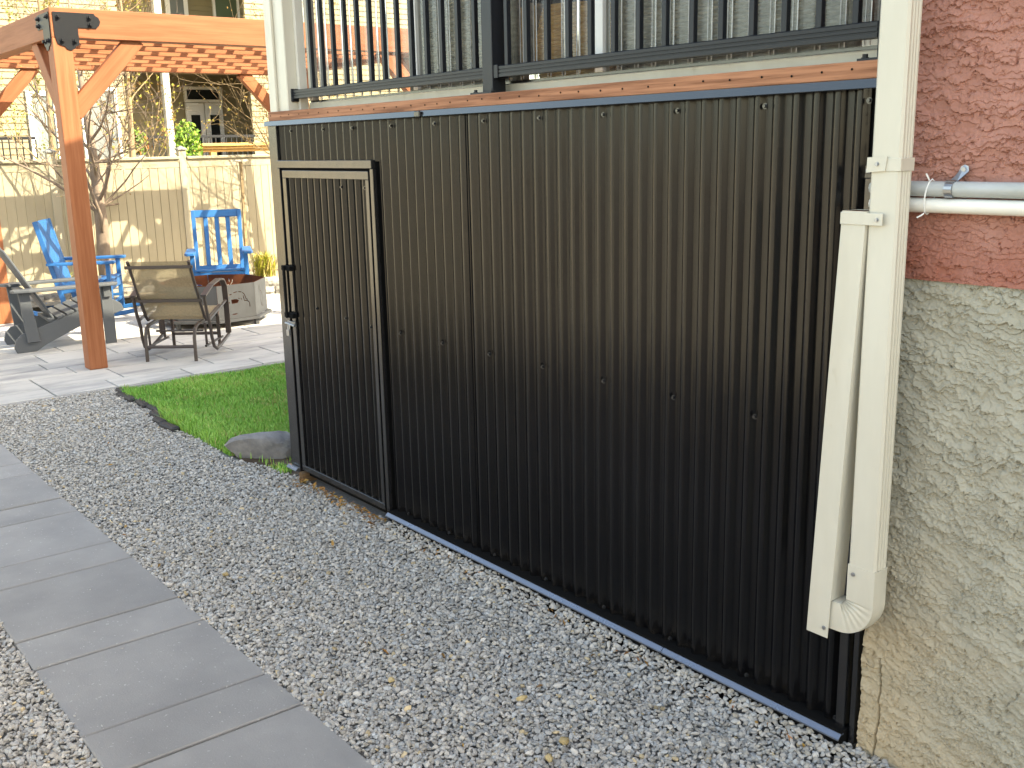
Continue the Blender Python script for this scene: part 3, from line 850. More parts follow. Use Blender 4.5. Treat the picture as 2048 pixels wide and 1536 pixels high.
# furniture on the deck, seen through the clear sheets
def wicker_chair(label, x0, x1, y0=0.26, top=2.62):
    t = thing('wicker_chair', label, 'chair', ((x0 + x1) / 2, y0, 1.869), 0, 'wicker chairs on the deck')
    w = (x1 - x0) / 2
    nb = 46
    bk = MB()
    for k in range(nb):                           # woven courses of the back
        z = 0.10 + (top - 1.886 - 0.12) * k / nb
        pts = []
        ns = int(2 * w / 0.03)
        for j in range(ns + 1):
            pts.append((-w + 2 * w * j / ns, 0.006 * (1 if (j + k) % 2 else -1), z))
        bk.tube(pts, 0.0072, 4, False)
    bk.build('woven_back', M['wicker'], t)
    bb = MB().box((-w, 0.012, 0.08), (w, 0.03, top - 1.886 - 0.02)); bb.build('back_panel', M['wicker'], t)
    MB().tube([(-w - 0.01, 0, 0.0), (-w - 0.01, 0, top - 1.869)], 0.02, 8).build('post', M['wicker'], t, True)
    MB().tube([(w + 0.01, 0, 0.0), (w + 0.01, 0, top - 1.869)], 0.02, 8).build('post', M['wicker'], t, True)
    MB().box((-w, 0.04, 0.18), (w, 0.62, 0.38)).build('seat', M['wicker'], t, False, 0.01)
    MB().box((-w + 0.02, 0.06, 0.385), (w - 0.02, 0.60, 0.48)).build('cushion', M['charcoal'], t, False, 0.02)
    for sx in (-1, 1):
        for yy in (0.05, 0.6):
            MB().box((sx * (w - 0.03) - 0.02, yy - 0.02, 0), (sx * (w - 0.03) + 0.02, yy + 0.02, 0.179)).build('leg', M['wicker'], t)
    return t
wicker_chair('grey wicker chair back behind the left half of the railing', -1.66, -0.94)
wicker_chair('grey wicker chair back behind the right half of the railing, nearest the downspout', -0.33, 0.58)
t = thing('basket', 'round tan woven basket on the deck behind the railing', 'basket', (-0.72, 0.42, 1.869))
bk = MB()
for k in range(25):
    rr = 0.145 + 0.03 * math.sin(k / 24 * 3.0)
    bk.tube([(rr * math.cos(a * math.pi / 10), rr * math.sin(a * math.pi / 10), 0.012 + k * 0.0135) for a in range(21)], 0.0085, 5, False)
bk.build('woven_side', M['basket'], t)
MB().tube([(0, 0, 0.0), (0, 0, 0.33)], [0.14, 0.145], 16).build('liner', M['basket'], t)
cb_ = MB().box((-0.87, 0.62, 1.869), (-0.50, 0.86, 2.36)).mesh('storage_bin', M['charcoal'], False, 0.02)
o = link('storage_bin', cb_); o.data.transform(Matrix.Translation((0.685, -0.74, -1.869))); o.location = (-0.685, 0.74, 1.869)
props(o, 'dark fabric bin standing behind the tan basket on the deck', 'bin')
lid = MB().box((-0.19, -0.125, 0.475), (0.19, 0.125, 0.50)).build('lid', M['charcoal'], o, False, 0.008)
t = thing('folded_parasol', 'folded blue parasol leaning upright beside the white panel joint', 'parasol', (-0.385, 0.36, 1.869))
MB().tube([(0, 0, 0.0), (0, 0, 0.9)], 0.012, 8).build('pole', M['white'], t, True)
fl = MB(); secs = []
for k in range(9):
    z = 0.05 + 0.1 * k
    secs.append([((0.034 + 0.01 * (j % 2)) * (1 - 0.06 * k) * math.cos(j * math.pi / 7), (0.034 + 0.01 * (j % 2)) * (1 - 0.06 * k) * math.sin(j * math.pi / 7), z) for j in range(14)])
fl.sweep(secs).build('canopy', M['bluefab'], t, True)

# ------------------------------------------------------------------ main house (stucco wall right of the shed)
house = thing('house', 'house wall of rough pink stucco over grey parged foundation', 'house', (0.9, 0.0, G))
HL = Vector(house.location)
def stucco(name, x0, x1, z0, z1, y0, step, hfun, m):
    nx, nz = int((x1 - x0) / step), int((z1 - z0) / step)
    xs = np.linspace(x0, x1, nx + 1); zs = np.linspace(z0, z1, nz + 1)
    X, Z = np.meshgrid(xs, zs)
    Y = y0 - hfun(X, Z)
    V = np.stack([X.ravel(), Y.ravel(), Z.ravel()], 1) - np.array(HL)
    i = np.arange((nx + 1) * nz).reshape(nz, nx + 1)[:, :-1].ravel()
    return link(name, np_mesh(name, V, np.stack([i, i + 1, i + nx + 2, i + nx + 1], 1), m, False), house)
def flakes(X, Z, per, seed, ang, wob, rag, cut, sharp):
    """overlapping trowelled skins: each swells downwards and ends in a ragged lower edge"""
    ca, sa = math.cos(ang), math.sin(ang)
    U, W = X * ca + Z * sa, -X * sa + Z * ca
    s_ = -W / per + wob * (fbm(U * 6, W * 9, 4, seed) - 0.5) + rag * (fbm(U * 55, W * 30, 3, seed + 7) - 0.5)
    k = np.floor(s_)
    f = s_ - k
    a = np.clip((fbm(U * 8 + k * 3.37 + (fbm(U * 40, W * 40, 2, seed + 3) - 0.5) * 0.8, W * 5 + k * 1.71, 3, seed + 50) - cut) * sharp, 0.0, 1)
    return np.clip(f, 0.0, 1) ** 0.7 * a
def pits(X, Z, sc, seed, th):
    return np.clip(fbm(X * sc, Z * sc, 2, seed) - th, 0, 1)
def h_pink(X, Z):
    g = 0.0054 * flakes(X, Z, 0.055, 1, 0.06, 3.2, 0.9, 0.42, 9) + 0.0052 * flakes(X, Z, 0.030, 61, -0.05, 2.6, 1.2, 0.45, 9)
    g += 0.0030 * flakes(X, Z, 0.016, 43, 0.0, 2.0, 1.6, 0.42, 10) + 0.0055 * (fbm(X * 170, Z * 170, 2, 25) - 0.5) * np.clip((fbm(X * 9, Z * 14, 3, 29) - 0.40) * 6, 0, 1)
    g += 0.0042 * (fbm(X * 70, Z * 110, 3, 77) - 0.5) - 0.028 * pits(X, Z, 95, 31, 0.68)
    return g + 0.006
def h_gray(X, Z):
    g = 0.0068 * flakes(X, Z, 0.075, 3, -0.42, 3.4, 0.8, 0.40, 9) + 0.0052 * flakes(X, Z, 0.036, 91, -0.25, 2.6, 1.1, 0.46, 9)
    U, W = X * 0.82 - Z * 0.57, X * 0.57 + Z * 0.82
    g += 0.0036 * flakes(X, Z, 0.019, 41, -0.35, 2.0, 1.6, 0.42, 10) + 0.0060 * (fbm(X * 170, Z * 170, 2, 23) - 0.5) * np.clip((fbm(X * 9, Z * 11, 3, 27) - 0.42) * 6, 0, 1)
    g += 0.0042 * (fbm(U * 26, W * 120, 3, 17) - 0.5) + 0.0022 * (fbm(X * 130, Z * 130, 2, 19) - 0.5) - 0.028 * pits(X, Z, 80, 33, 0.68)
    xc = 0.955 + 0.012 * (fbm(Z * 7, Z * 0 + 3, 3, 5) - 0.5) * 2 - 0.02 * np.clip(Z, 0, 1) + 0.004 * (fbm(Z * 60, Z * 0 + 8, 2, 6) - 0.5)
    g -= 0.012 * np.exp(-((X - xc) / 0.0024) ** 2) * (Z < 0.30)
    return g
stucco('upper_wall', 0.9, 1.45, 1.352, 2.4, 0.004, 0.0021, h_pink, M['pink'])
stucco('foundation_wall', 0.895, 1.45, -0.06, 1.352, 0.004, 0.0021, h_gray, M['parge'])
def hb(name, a, b, m, bevel=0):
    return wbox(name, house, Vector(a) - HL, Vector(b) - HL, m, bevel)
hb('upper_wall', (0.9, 0.012, 1.352), (9.5, 9.0, 6.2), M['pink'])
hb('foundation_wall', (0.9, 0.012, -0.1), (9.5, 9.0, 1.3515), M['parge'])
rf = MB()
rf.add([(0.4, -0.45, 6.15), (10.0, -0.45, 6.15), (10.0, 9.4, 6.15), (0.4, 9.4, 6.15), (3.5, 4.5, 8.6), (7.0, 4.5, 8.6)],
       [(3, 2, 1, 0), (0, 1, 5, 4), (1, 2, 5), (2, 3, 4, 5), (3, 0, 4)])
rf.build('roof', M['roofing'], house, False, 0, world=True)

# ------------------------------------------------------------------ downspout
ds = thing('downspout', 'cream downspout with its extension folded up and strapped beside it', 'downspout', (0.958, -0.1, 0.36))
SD = Vector(ds.location)
def pipe_section(x0, x1, y0, y1, ridge):
    """front at y0 (towards the viewer); ridges on the +x side"""
    o = [(x0 + 0.006, y0), (x1 - 0.006, y0), (x1, y0 + 0.006)]
    n = 3
    d = (y1 - y0 - 0.02) / n
    for k in range(n):
        yy = y0 + 0.010 + k * d
        o += [(x1, yy), (x1 - ridge, yy + d * 0.25), (x1 - ridge, yy + d * 0.6), (x1, yy + d * 0.85)]
    o += [(x1, y1 - 0.006), (x1 - 0.006, y1), (x0 + 0.006, y1), (x0, y1 - 0.006)]
    for k in range(n - 1, -1, -1):
        yy = y0 + 0.010 + k * d
        o += [(x0, yy + d * 0.85), (x0 + ridge, yy + d * 0.6), (x0 + ridge, yy + d * 0.25), (x0, yy)]
    o += [(x0, y0 + 0.006)]
    return o
PX0, PX1, PY0, PY1 = 0.918, 0.998, -0.132, -0.076
sec = pipe_section(PX0, PX1, PY0, PY1, 0.0025)
MB().prism(sec, 5.4, lambda u, v, w: (u, v, 0.60 + w)).build('pipe', M['cream'], ds, False, 0, world=True)
# elbow: goes down, then bends to -x; crimped on the inside of the bend
xc0, wx, yc0, wy = (PX0 + PX1) / 2, PX1 - PX0 + 0.004, (PY0 + PY1) / 2, PY1 - PY0 + 0.004
secs = []
Rb = 0.062
def esec(cx, cz, ax, az, sx, crimp):
    # in-plane axis (ax,az) outward, half width sx ; y half = wy/2
    q = []
    half = wx / 2
    for (u, v) in ((-1, -1), (-0.5, -1), (0, -1), (0.5, -1), (1, -1), (1, -0.5), (1, 0), (1, 0.5), (1, 1), (0.5, 1), (0, 1), (-0.5, 1), (-1, 1), (-1, 0.5), (-1, 0), (-1, -0.5)):
        k = half * u
        cr = crimp * max(0.0, (0.85 - u) / 1.85)
        vv = v * wy / 2 * (1 - cr * 0.8)
        if abs(u) == 1 and abs(v) == 1: k *= 0.95; vv *= 0.95
        if u == -1: k *= (1 - cr)
        q.append((cx + ax * k, yc0 + vv, cz + az * k))
    return q
secs.append(esec(xc0, 0.604, 1, 0, 0, 0)); secs.append(esec(xc0, 0.53, 1, 0, 0, 0)); secs.append(esec(xc0, 0.512, 1, 0, 0, 0))
nst = 26
cxB, czB = xc0 - Rb, 0.505
for k in range(nst + 1):
    a = k / nst * R(86)
    cr = 0.26 if (k % 4 in (1, 2) and 1 < k < nst - 1) else 0.0
    secs.append(esec(cxB + Rb * math.cos(a), czB - Rb * math.sin(a), math.cos(a), -math.sin(a), 0, cr))
e0 = secs[-1]
secs.append([(x_ - 0.05, y_, z_ - 0.002) for x_, y_, z_ in e0])
MB().sweep(secs).build('elbow', M['cream'], ds, 'auto', 0, world=True)
# folded up extension with a square notch at its foot
ex = MB()
EW, ED = 0.066, 0.060
EY0 = -0.140
def ext_sec(z, t):
    x0 = 0.806 + 0.047 * t
    return x0, x0 + EW
zt_, zb_ = 1.525, 0.375
n = 12
zs_ = [zb_, 0.40, 0.485, 0.4855] + [0.4855 + (zt_ - 0.4855) * k / n for k in range(1, n + 1)]
th = 0.0015
fr, bk_, lf, rt = [], [], [], []
for z in zs_:
    t_ = (z - zb_) / (zt_ - zb_)
    a, b = ext_sec(z, t_)
    fr.append((a, b, z))
ex_v = []; ex_f = []
for (a, b, z) in fr:
    ex_v += [(a, EY0, z), (b, EY0, z), (b, EY0 + ED, z), (a, EY0 + ED, z)]
for i in range(len(fr) - 1):
    for k in range(4):
        if k == 1 and fr[i + 1][2] <= 0.4856 and i >= 0: continue          # notch on the side facing the elbow
        ex_f.append((4 * i + k, 4 * i + (k + 1) % 4, 4 * i + 4 + (k + 1) % 4, 4 * i + 4 + k))
ex.add(ex_v, ex_f)
me_ = ex.mesh('extension', M['cream'], False, 0)
o = link('extension', me_, ds); o.data.transform(Matrix.Translation(-SD))
md = o.modifiers.new('solid', 'SOLIDIFY'); md.thickness = 0.0025; md.offset = 0
for z_, a, b, nm in ((1.638, PX0 - 0.003, PX1 + 0.003, 'strap'),):
    MB().box((a, PY0 - 0.003, z_ - 0.017), (b, PY1, z_ + 0.014)).build('strap', M['cream'], ds, False, 0.001, world=True)
    MB().prism([(0.912, 1.618), (0.962, 1.622), (0.966, 1.656), (0.913, 1.654)], 0.003, lambda u, v, w: (u, PY0 - 0.0035 - w, v)).build('strap_tab', M['cream'], ds, False, 0, world=True)
MB().box((0.849, EY0 - 0.004, 1.492), (0.966, EY0 - 0.0012, 1.522)).build('strap', M['cream'], ds, False, 0.001, world=True)
def ds_screw(x_, y_, z_):
    MB().disc((x_, y_, z_), (0, -1, 0), 0.0058, 0.0015, 10).disc((x_, y_ - 0.0015, z_), (0, -1, 0), 0.0042, 0.003, 6).build('screw', M['zinc'], ds, False, 0, world=True)
ds_screw(0.940, PY0 - 0.0066, 1.638); ds_screw(0.951, EY0 - 0.0042, 1.506); ds_screw(0.936, PY0 - 0.0022, 0.580); ds_screw(0.861, EY0 - 0.0014, 0.402)
MB().box((0.853, EY0 + 0.004, 1.521), (0.915, EY0 + ED - 0.004, 1.524)).build('debris', M['rust'], ds, False, 0, world=True)

# ------------------------------------------------------------------ pipes on the wall
def wall_pipe(name, label, zc, r, m, yc):
    t = thing(name, label, 'pipe', (1.3, yc, zc))
    L0 = Vector(t.location)
    pts = [Vector((4.5, yc, zc)), Vector((1.3, yc, zc)), Vector((0.90, yc, zc))]
    MB().tube([p - L0 for p in pts], r, 20).build('pipe', m, t, 'auto')
    el = [Vector((0.905, yc, zc))]
    for k in range(7):
        a = R(90) * k / 6
        el.append(Vector((0.892 - 0.022 * math.sin(a), yc + 0.022 * (1 - math.cos(a)), zc)))
    el.append(Vector((0.870, yc + 0.09, zc)))
    MB().tube([p - L0 for p in el], r * 1.2, 16).build('elbow', m, t, 'auto')
    return t, L0
cp, CL = wall_pipe('conduit', 'grey plastic conduit running level across the pink stucco wall', 1.577, 0.0185, M['conduit'], -0.036)
# one-hole strap over the conduit
st = MB()
arc = []
for k in range(11):
    a = R(-100) + R(200) * k / 10
    arc.append((-0.036 - 0.0205 * math.cos(a), 1.577 + 0.0205 * math.sin(a)))
for k in range(10):
    (y0, z0), (y1, z1) = arc[k], arc[k + 1]
    xo0, xo1 = 1.067 + 0.0, 1.087
    st.add([(xo0, y0, z0), (xo1, y0, z0), (xo1, y1, z1), (xo0, y1, z1)], [(0, 1, 2, 3)])
tabp = [(1.066, -0.030, 1.595), (1.087, -0.030, 1.595), (1.097, -0.022, 1.606), (1.106, -0.016, 1.618), (1.104, -0.015, 1.629), (1.095, -0.015, 1.633), (1.086, -0.015, 1.629), (1.082, -0.016, 1.618), (1.076, -0.022, 1.606)]
st.add(tabp, [tuple(range(len(tabp)))])
o = st.build('strap', M['zinc'], cp, False, 0, world=True)
md = o.modifiers.new('solid', 'SOLIDIFY'); md.thickness = 0.0022
MB().disc((1.0945, -0.0165, 1.622), (0, -1, 0), 0.0062, 0.006, 8).build('screw', M['zinc'], cp, False, 0, world=True)
wp, WL = wall_pipe('water_pipe', 'white plastic pipe running level just below the grey conduit', 1.5375, 0.0178, M['pvc'], -0.034)
zt = MB()
ring = []
for k in range(13):
    a = 2 * math.pi * k / 12
    ring.append((1.022 + 0.004 * math.sin(a), -0.036 - 0.0225 * math.cos(a) , 1.558 + 0.042 * math.sin(a)))
zt.tube(ring, 0.0018, 5, False)
zt.tube([(1.026, -0.050, 1.598), (1.026, -0.055, 1.604), (1.022, -0.058, 1.614)], 0.002, 5)
zt.tube([(1.018, -0.050, 1.519), (1.014, -0.056, 1.514), (1.006, -0.060, 1.509)], 0.002, 5)
props(zt.build('zip_tie', M['ropewhite']), 'white cable tie binding the grey conduit to the white pipe', 'cable tie')

# ------------------------------------------------------------------ dry leaves by the door sill
def leaf_scatter(n, fun):
    P_, F_, C_ = [], [], []
    for k in range(n):
        x_, y_, z_ = fun()
        s = rng.uniform(0.006, 0.018)
        a = rng.uniform(0, 6.28); tl = rng.normal(0, 0.5, 2)
        d = np.array([math.cos(a), math.sin(a), tl[0]]); e = np.array([-math.sin(a), math.cos(a), tl[1]])
        c = np.array([x_, y_, z_])
        k0 = len(P_)
        P_ += [c - d * s, c + e * s * 0.45 + np.array([0, 0, 0.003]), c + d * s, c - e * s * 0.45 + np.array([0, 0, 0.003])]
        F_.append((k0, k0 + 1, k0 + 2, k0 + 3))
        cc = np.array([0.36, 0.20, 0.075]) * rng.uniform(0.45, 1.2) * np.array([1, rng.uniform(0.85, 1.15), rng.uniform(0.7, 1.3)])
        C_ += [cc] * 4
    return np.array(P_), np.array(F_), np.array(C_)
def lf():
    u = rng.uniform(0, 1)
    return -2.5 + 0.9 * u, -0.01 - abs(rng.normal(0, 0.05)), -0.018
def lf2():
    return rng.uniform(-1.6, 0.85), -0.055 - abs(rng.normal(0, 0.03)), -0.02
def lf3():
    return rng.uniform(-4.2, 1.4), rng.uniform(-1.05, -0.05), -0.02
a_ = [leaf_scatter(190, lf), leaf_scatter(70, lf2), leaf_scatter(45, lf3)]
V, F, C = merge(a_)
props(link('leaf_litter', np_mesh('leaf_litter', V, F, M['leaf_dry'], False, C)), 'scraps of dry brown leaf along the shed door sill', 'leaf litter', kind='stuff')

# ------------------------------------------------------------------ pergola
pg = thing('pergola', 'orange stained timber pergola with braced posts and black corner brackets', 'pergola', (-7.97, 1.83, G))
PL = Vector(pg.location)
PXF, PXB, PYL, PYR = -6.31, -9.60, 0.01, 3.65         # outer faces
S = 0.145
def pb(name, p0, p1, w, h, up=(0, 0, 1), bev=0.004):
    return bar_obj(name, pg, Vector(p0) - PL, Vector(p1) - PL, w, h, M['wood'], up, bev)
ZT, ZBm = 2.805, 2.583
for xc in (PXF - S / 2, PXB + S / 2):
    for yc in (PYL + S / 2, PYR - S / 2):
        pb('post', (xc, yc, G), (xc, yc, ZBm - 0.001), S, S, (1, 0, 0))
BW = 0.14
hz = ZT - ZBm
pb('beam', (PXF - 0.07, PYL, (ZT + ZBm) / 2), (PXF - 0.07, PYR, (ZT + ZBm) / 2), 0.14, hz)
pb('beam', (PXB + 0.07, PYL, (ZT + ZBm) / 2), (PXB + 0.07, PYR, (ZT + ZBm) / 2), 0.14, hz)
pb('beam', (PXF - 0.141, PYL + 0.071, (ZT + ZBm) / 2), (PXB + 0.141, PYL + 0.071, (ZT + ZBm) / 2), 0.14, hz - 0.004)
pb('beam', (PXF - 0.141, PYR - 0.071, (ZT + ZBm) / 2), (PXB + 0.141, PYR - 0.071, (ZT + ZBm) / 2), 0.14, hz - 0.004)
nj = 6
for k in range(nj):
    xj = PXF - 0.14 - (PXF - PXB - 0.28) * (k + 1) / (nj + 1)
    pb('joist', (xj, PYL + 0.142, 2.667), (xj, PYR - 0.142, 2.667), 0.04, 0.14)
ns = 13
for k in range(ns):
    yk = PYL + 0.142 + 0.12 + k * 0.281
    if yk > PYR - 0.2: break
    pb('slat', (PXF - 0.145, yk, 2.757), (PXB + 0.145, yk, 2.757), 0.058, 0.036)
# knee braces
def brace(p0, p1, up):
    pb('brace', p0, p1, 0.085, 0.135, up)
for xp, sx in ((PXF - S / 2, -1), (PXB + S / 2, 1)):
    for yp, sy in ((PYL + S / 2, 1), (PYR - S / 2, -1)):
        brace((xp, yp + sy * (S / 2 - 0.03), 2.02), (xp, yp + sy * (S / 2 + 0.52), ZBm + 0.02), (0, 0, 1))
        brace((xp + sx * (S / 2 - 0.03), yp, 2.02), (xp + sx * (S / 2 + 0.52), yp, ZBm + 0.02), (0, 0, 1))
# T shaped plates with bolts at the corner the camera sees, and the other posts
def bracket(frame):
    o = [(0.0, 0.0), (0.0, 0.205)]
    o = [(0.012, 0.018), (0.012, 0.188), (0.355, 0.188), (0.365, 0.172), (0.392, 0.160), (0.405, 0.130), (0.392, 0.100), (0.372, 0.088), (0.368, 0.078), (0.21, 0.078), (0.21, -0.045), (0.195, -0.058), (0.180, -0.060), (0.165, -0.082), (0.135, -0.092), (0.105, -0.085), (0.085, -0.062), (0.065, -0.060), (0.03, -0.045)]
    b = MB().prism([(u, v) for u, v in o], 0.006, frame)
    br = b.build('corner_bracket', M['rail'], pg, False, 0, world=True)
    for u, v in ((0.055, 0.155), (0.315, 0.158), (0.318, 0.105), (0.072, -0.02), (0.175, -0.02)):
        p = Vector(frame(u, v, 0.006)); q = Vector(frame(u, v, 0.012)); r_ = Vector(frame(u, v, 0.030))
        bb = MB().tube([p, q], 0.020, 10).tube([q, r_], [0.014, 0.011], 8)
        bb.v = [tuple(Vector(x_) - PL) for x_ in bb.v]
        bb.build('bolt', M['rail'], br, False, 0)
bracket(lambda u, v, w: (PXF + 0.001 + w, PYL + 0.01 + u * 0.9, 2.583 + v))
bracket(lambda u, v, w: (PXF - 0.006 - u * 0.9, PYL - 0.001 - w, 2.583 + v))

# ------------------------------------------------------------------ patio furniture
def rails(name, parent, pts, r, m, n=8):
    return MB().tube(pts, r, n).build(name, m, parent, 'auto')

# grey adirondack chair
ad = thing('adirondack_chair', 'slate grey adirondack chair with a fanned slat back on the patio', 'chair', (-7.80, 0.02, G), R(-4))
for sx in (-1, 1):
    x_ = sx * 0.275
    o_ = [(-0.26, 0.0), (-0.28, 0.05), (-0.26, 0.12), (-0.21, 0.165), (-0.14, 0.185), (0.50, 0.40), (0.62, 0.405), (0.68, 0.36), (0.70, 0.30), (0.60, 0.27), (0.30, 0.19), (0.0, 0.06), (-0.10, 0.0)]
    MB().prism(o_, 0.025, lambda u, v, w: (x_ - 0.0125 + w, u, v)).build('side_rail', M['adir'], ad, False, 0.004)
    wbox('front_leg', ad, (x_ + sx * 0.0127 - (0.025 if sx < 0 else 0), 0.50, 0.0), (x_ + sx * 0.0127 + (0.025 if sx > 0 else 0), 0.60, 0.545), M['adir'], 0.004)
    o_ = [(-0.17, 0.09), (-0.06, 0.09), (-0.10, 0.45), (-0.11, 0.545), (-0.20, 0.545), (-0.19, 0.40)]
    MB().prism(o_, 0.025, lambda u, v, w: (x_ + sx * 0.0127 - (0.025 if sx < 0 else 0) + w, u, v)).build('rear_leg', M['adir'], ad, False, 0.004)
    xa = x_ + sx * 0.03
    oo = [(-0.09, -0.22), (-0.02, -0.26), (0.05, -0.24), (0.085, -0.12), (0.085, 0.55), (0.06, 0.64), (0.0, 0.66), (-0.055, 0.62), (-0.065, 0.45), (-0.05, 0.1)]
    if sx < 0: oo = [(-u, v) for u, v in oo]
    MB().prism(oo, 0.024, lambda u, v, w: (xa + u, v, 0.546 + w)).build('arm', M['adir'], ad, False, 0.004)
    wbox('arm_bracket', ad, (x_ + sx * 0.05 - 0.012, 0.52, 0.44), (x_ + sx * 0.05 + 0.012, 0.58, 0.545), M['adir'], 0.004)
for k in range(6):
    y0 = 0.14 + k * 0.082
    z0 = 0.283 + (y0 - 0.14) * 0.335
    bar_obj('seat_slat', ad, (-0.29, y0, z0 + 0.012), (0.29, y0, z0 + 0.012), 0.070, 0.022, M['adir'], (0, -0.32, 0.95))
Bp = Vector((0, 0.12, 0.22)); Bd = Vector((0, -0.44, 0.80)).normalized()
lens = [0.80, 0.86, 0.895, 0.86, 0.80]
for k in range(5):
    u = (k - 2)
    p0 = Bp + Vector((u * 0.078, 0, 0)); p1 = p0 + Bd * lens[k] + Vector((u * 0.022, 0, 0))
    bar_obj('back_slat', ad, p0, p1, 0.067, 0.022, M['adir'], (0, 1, 0.2), 0.006)
bar_obj('back_rail', ad, (-0.33, -0.13, 0.53), (0.33, -0.13, 0.53), 0.07, 0.026, M['adir'])
bar_obj('back_rail', ad, (-0.26, 0.06, 0.265), (0.26, 0.06, 0.265), 0.05, 0.03, M['adir'])

# blue rocking chairs
def rocker(label, loc, rz, panel):
    t = thing('rocking_chair', label, 'chair', loc, rz, 'blue rocking chairs round the fire pit')
    B = M['blue']
    for sx in (-1, 1):
        x_ = sx * 0.29
        pts = []
        for k in range(11):
            a = -0.55 + 0.085 * k * 1.25
            pts.append((a, 0.02 + 0.11 * (a - 0.02) ** 2 * 1.9))
        up_ = [(u, v + 0.045) for u, v in reversed(pts)]
        MB().prism(pts + up_, 0.035, lambda u, v, w: (x_ - 0.0175 + w, u, v)).build('runner', B, t, False, 0.003)
        bar_obj('front_leg', t, (x_, 0.26, 0.05), (x_, 0.26, 0.60), 0.05, 0.042, B, (0, 1, 0))
        bar_obj('back_post', t, (x_ * 0.86, -0.20, 0.08), (x_ * 0.90, -0.42, 1.06), 0.045, 0.05, B, (0, 1, 0))
        oo = [(-0.05, -0.34), (0.05, -0.34), (0.06, 0.28), (0.04, 0.34), (-0.04, 0.34), (-0.06, 0.28)]
        MB().prism(oo, 0.028, lambda u, v, w: (x_ + sx * 0.02 + u, v, 0.601 + w)).build('arm', B, t, False, 0.004)
        bar_obj('side_stretcher', t, (x_ * 0.96, 0.25, 0.20), (x_ * 0.9, -0.22, 0.19), 0.03, 0.03, B)
        bar_obj('seat_rail', t, (x_ * 0.95, 0.26, 0.385), (x_ * 0.88, -0.25, 0.32), 0.025, 0.06, B)
    for k in range(7):
        y0 = 0.25 - k * 0.078
        bar_obj('seat_slat', t, (-0.285, y0, 0.425 - k * 0.0095), (0.285, y0, 0.425 - k * 0.0095), 0.066, 0.02, B)
    bar_obj('front_rail', t, (-0.27, 0.262, 0.36), (0.27, 0.262, 0.36), 0.025, 0.09, B)
    lo, hi = Vector((0, -0.265, 0.40)), Vector((0, -0.41, 1.02))
    for f_, hh in ((0.0, 0.06), (1.0, 0.085)):
        p = lo.lerp(hi, f_)
        bar_obj('back_rail', t, p + Vector((-0.245, 0, 0)), p + Vector((0.245, 0, 0)), 0.028, hh, B, (hi - lo).normalized())
    if panel:
        for k in range(4):
            u = (k - 1.5) * 0.118
            bar_obj('back_slat', t, lo + Vector((u, 0.002, 0.03)), hi + Vector((u, 0.002, 0.02)), 0.113, 0.02, B, (0, 1, 0.2))
    else:
        for k in range(3):
            u = (k - 1) * 0.125
            bar_obj('back_slat', t, lo + Vector((u, 0, 0.03)), hi + Vector((u, 0, -0.04)), 0.050, 0.02, B, (0, 1, 0.2))
    bar_obj('front_stretcher', t, (-0.28, 0.262, 0.17), (0.28, 0.262, 0.17), 0.03, 0.03, B)
    return t
rocker('blue rocking chair with a solid board back, half hidden behind the pergola post', (-9.27, 0.93, G), R(-28), True)
rocker('blue rocking chair with an open slatted back beyond the fire pit', (-9.05, 2.33, G + 0.005), R(-113), False)

# brown glider chair with mesh sling
gl = thing('glider_chair', 'brown metal glider chair with tan mesh sling seen from behind', 'chair', (-6.42, 0.845, G), R(49.5))
Bz = M['bronze']
bt, bb_ = Vector((0, -0.40, 0.86)), Vector((0, -0.12, 0.33))
for sx in (-1, 1):
    x_ = sx * 0.255
    rails('back_tube', gl, [(x_, bt.y, bt.z), (x_, (bt.y + bb_.y) / 2 - 0.0, (bt.z + bb_.z) / 2), (x_, bb_.y - 0.01, bb_.z + 0.03), (x_, bb_.y + 0.03, bb_.z - 0.005), (x_, 0.28, 0.39)], 0.014, Bz)
    xa = sx * 0.305
    # arm, front post and runner are one bent flat bar
    pts = [(-0.26, 0.55), (-0.05, 0.615), (0.16, 0.64), (0.26, 0.625), (0.32, 0.56), (0.335, 0.40), (0.335, 0.13)]
    m_ = MB()
    for a, b in zip(pts[:-1], pts[1:]):
        m_.bar((xa, a[0], a[1]), (xa, b[0], b[1]), 0.05, 0.018, (0, -(b[1] - a[1]), b[0] - a[0]))
    m_.build('arm', Bz, gl, False, 0.003)
    rails('rear_support', gl, [(xa, -0.24, 0.545), (xa, -0.20, 0.40), (xa, -0.14, 0.27), (xa, -0.13, 0.18), (xa, -0.09, 0.09), (xa, -0.02, 0.055), (xa, 0.10, 0.07), (xa, 0.34, 0.12)], 0.015, Bz)
    rails('side_bar', gl, [(xa, -0.17, 0.33), (xa, 0.335, 0.43)], 0.013, Bz)
    xb = sx * 0.21
    rails('base_leg', gl, [(xb, -0.30, 0.0), (xb, -0.295, 0.20), (xb, -0.26, 0.275), (xb, -0.18, 0.30), (xb, 0.30, 0.33), (xb, 0.34, 0.29), (xb, 0.35, 0.0)], 0.0155, Bz)
    for yy in (-0.12, 0.24):
        bar_obj('hanger', gl, (xb + sx * 0.04, yy, 0.30), (xb + sx * 0.04, yy + 0.01, 0.10), 0.022, 0.008, Bz)
    rails('foot_bar', gl, [(xb + sx * 0.04, -0.14, 0.10), (xb + sx * 0.04, 0.32, 0.10)], 0.011, Bz)
for z_, yy, xw in ((0.125, -0.297, 0.21), (0.125, 0.35, 0.21)):
    rails('cross_bar', gl, [(-xw, yy, z_), (xw, yy, z_)], 0.014, Bz)
rails('cross_bar', gl, [(-0.21, -0.05, 0.22), (0.21, -0.05, 0.22)], 0.009, Bz)
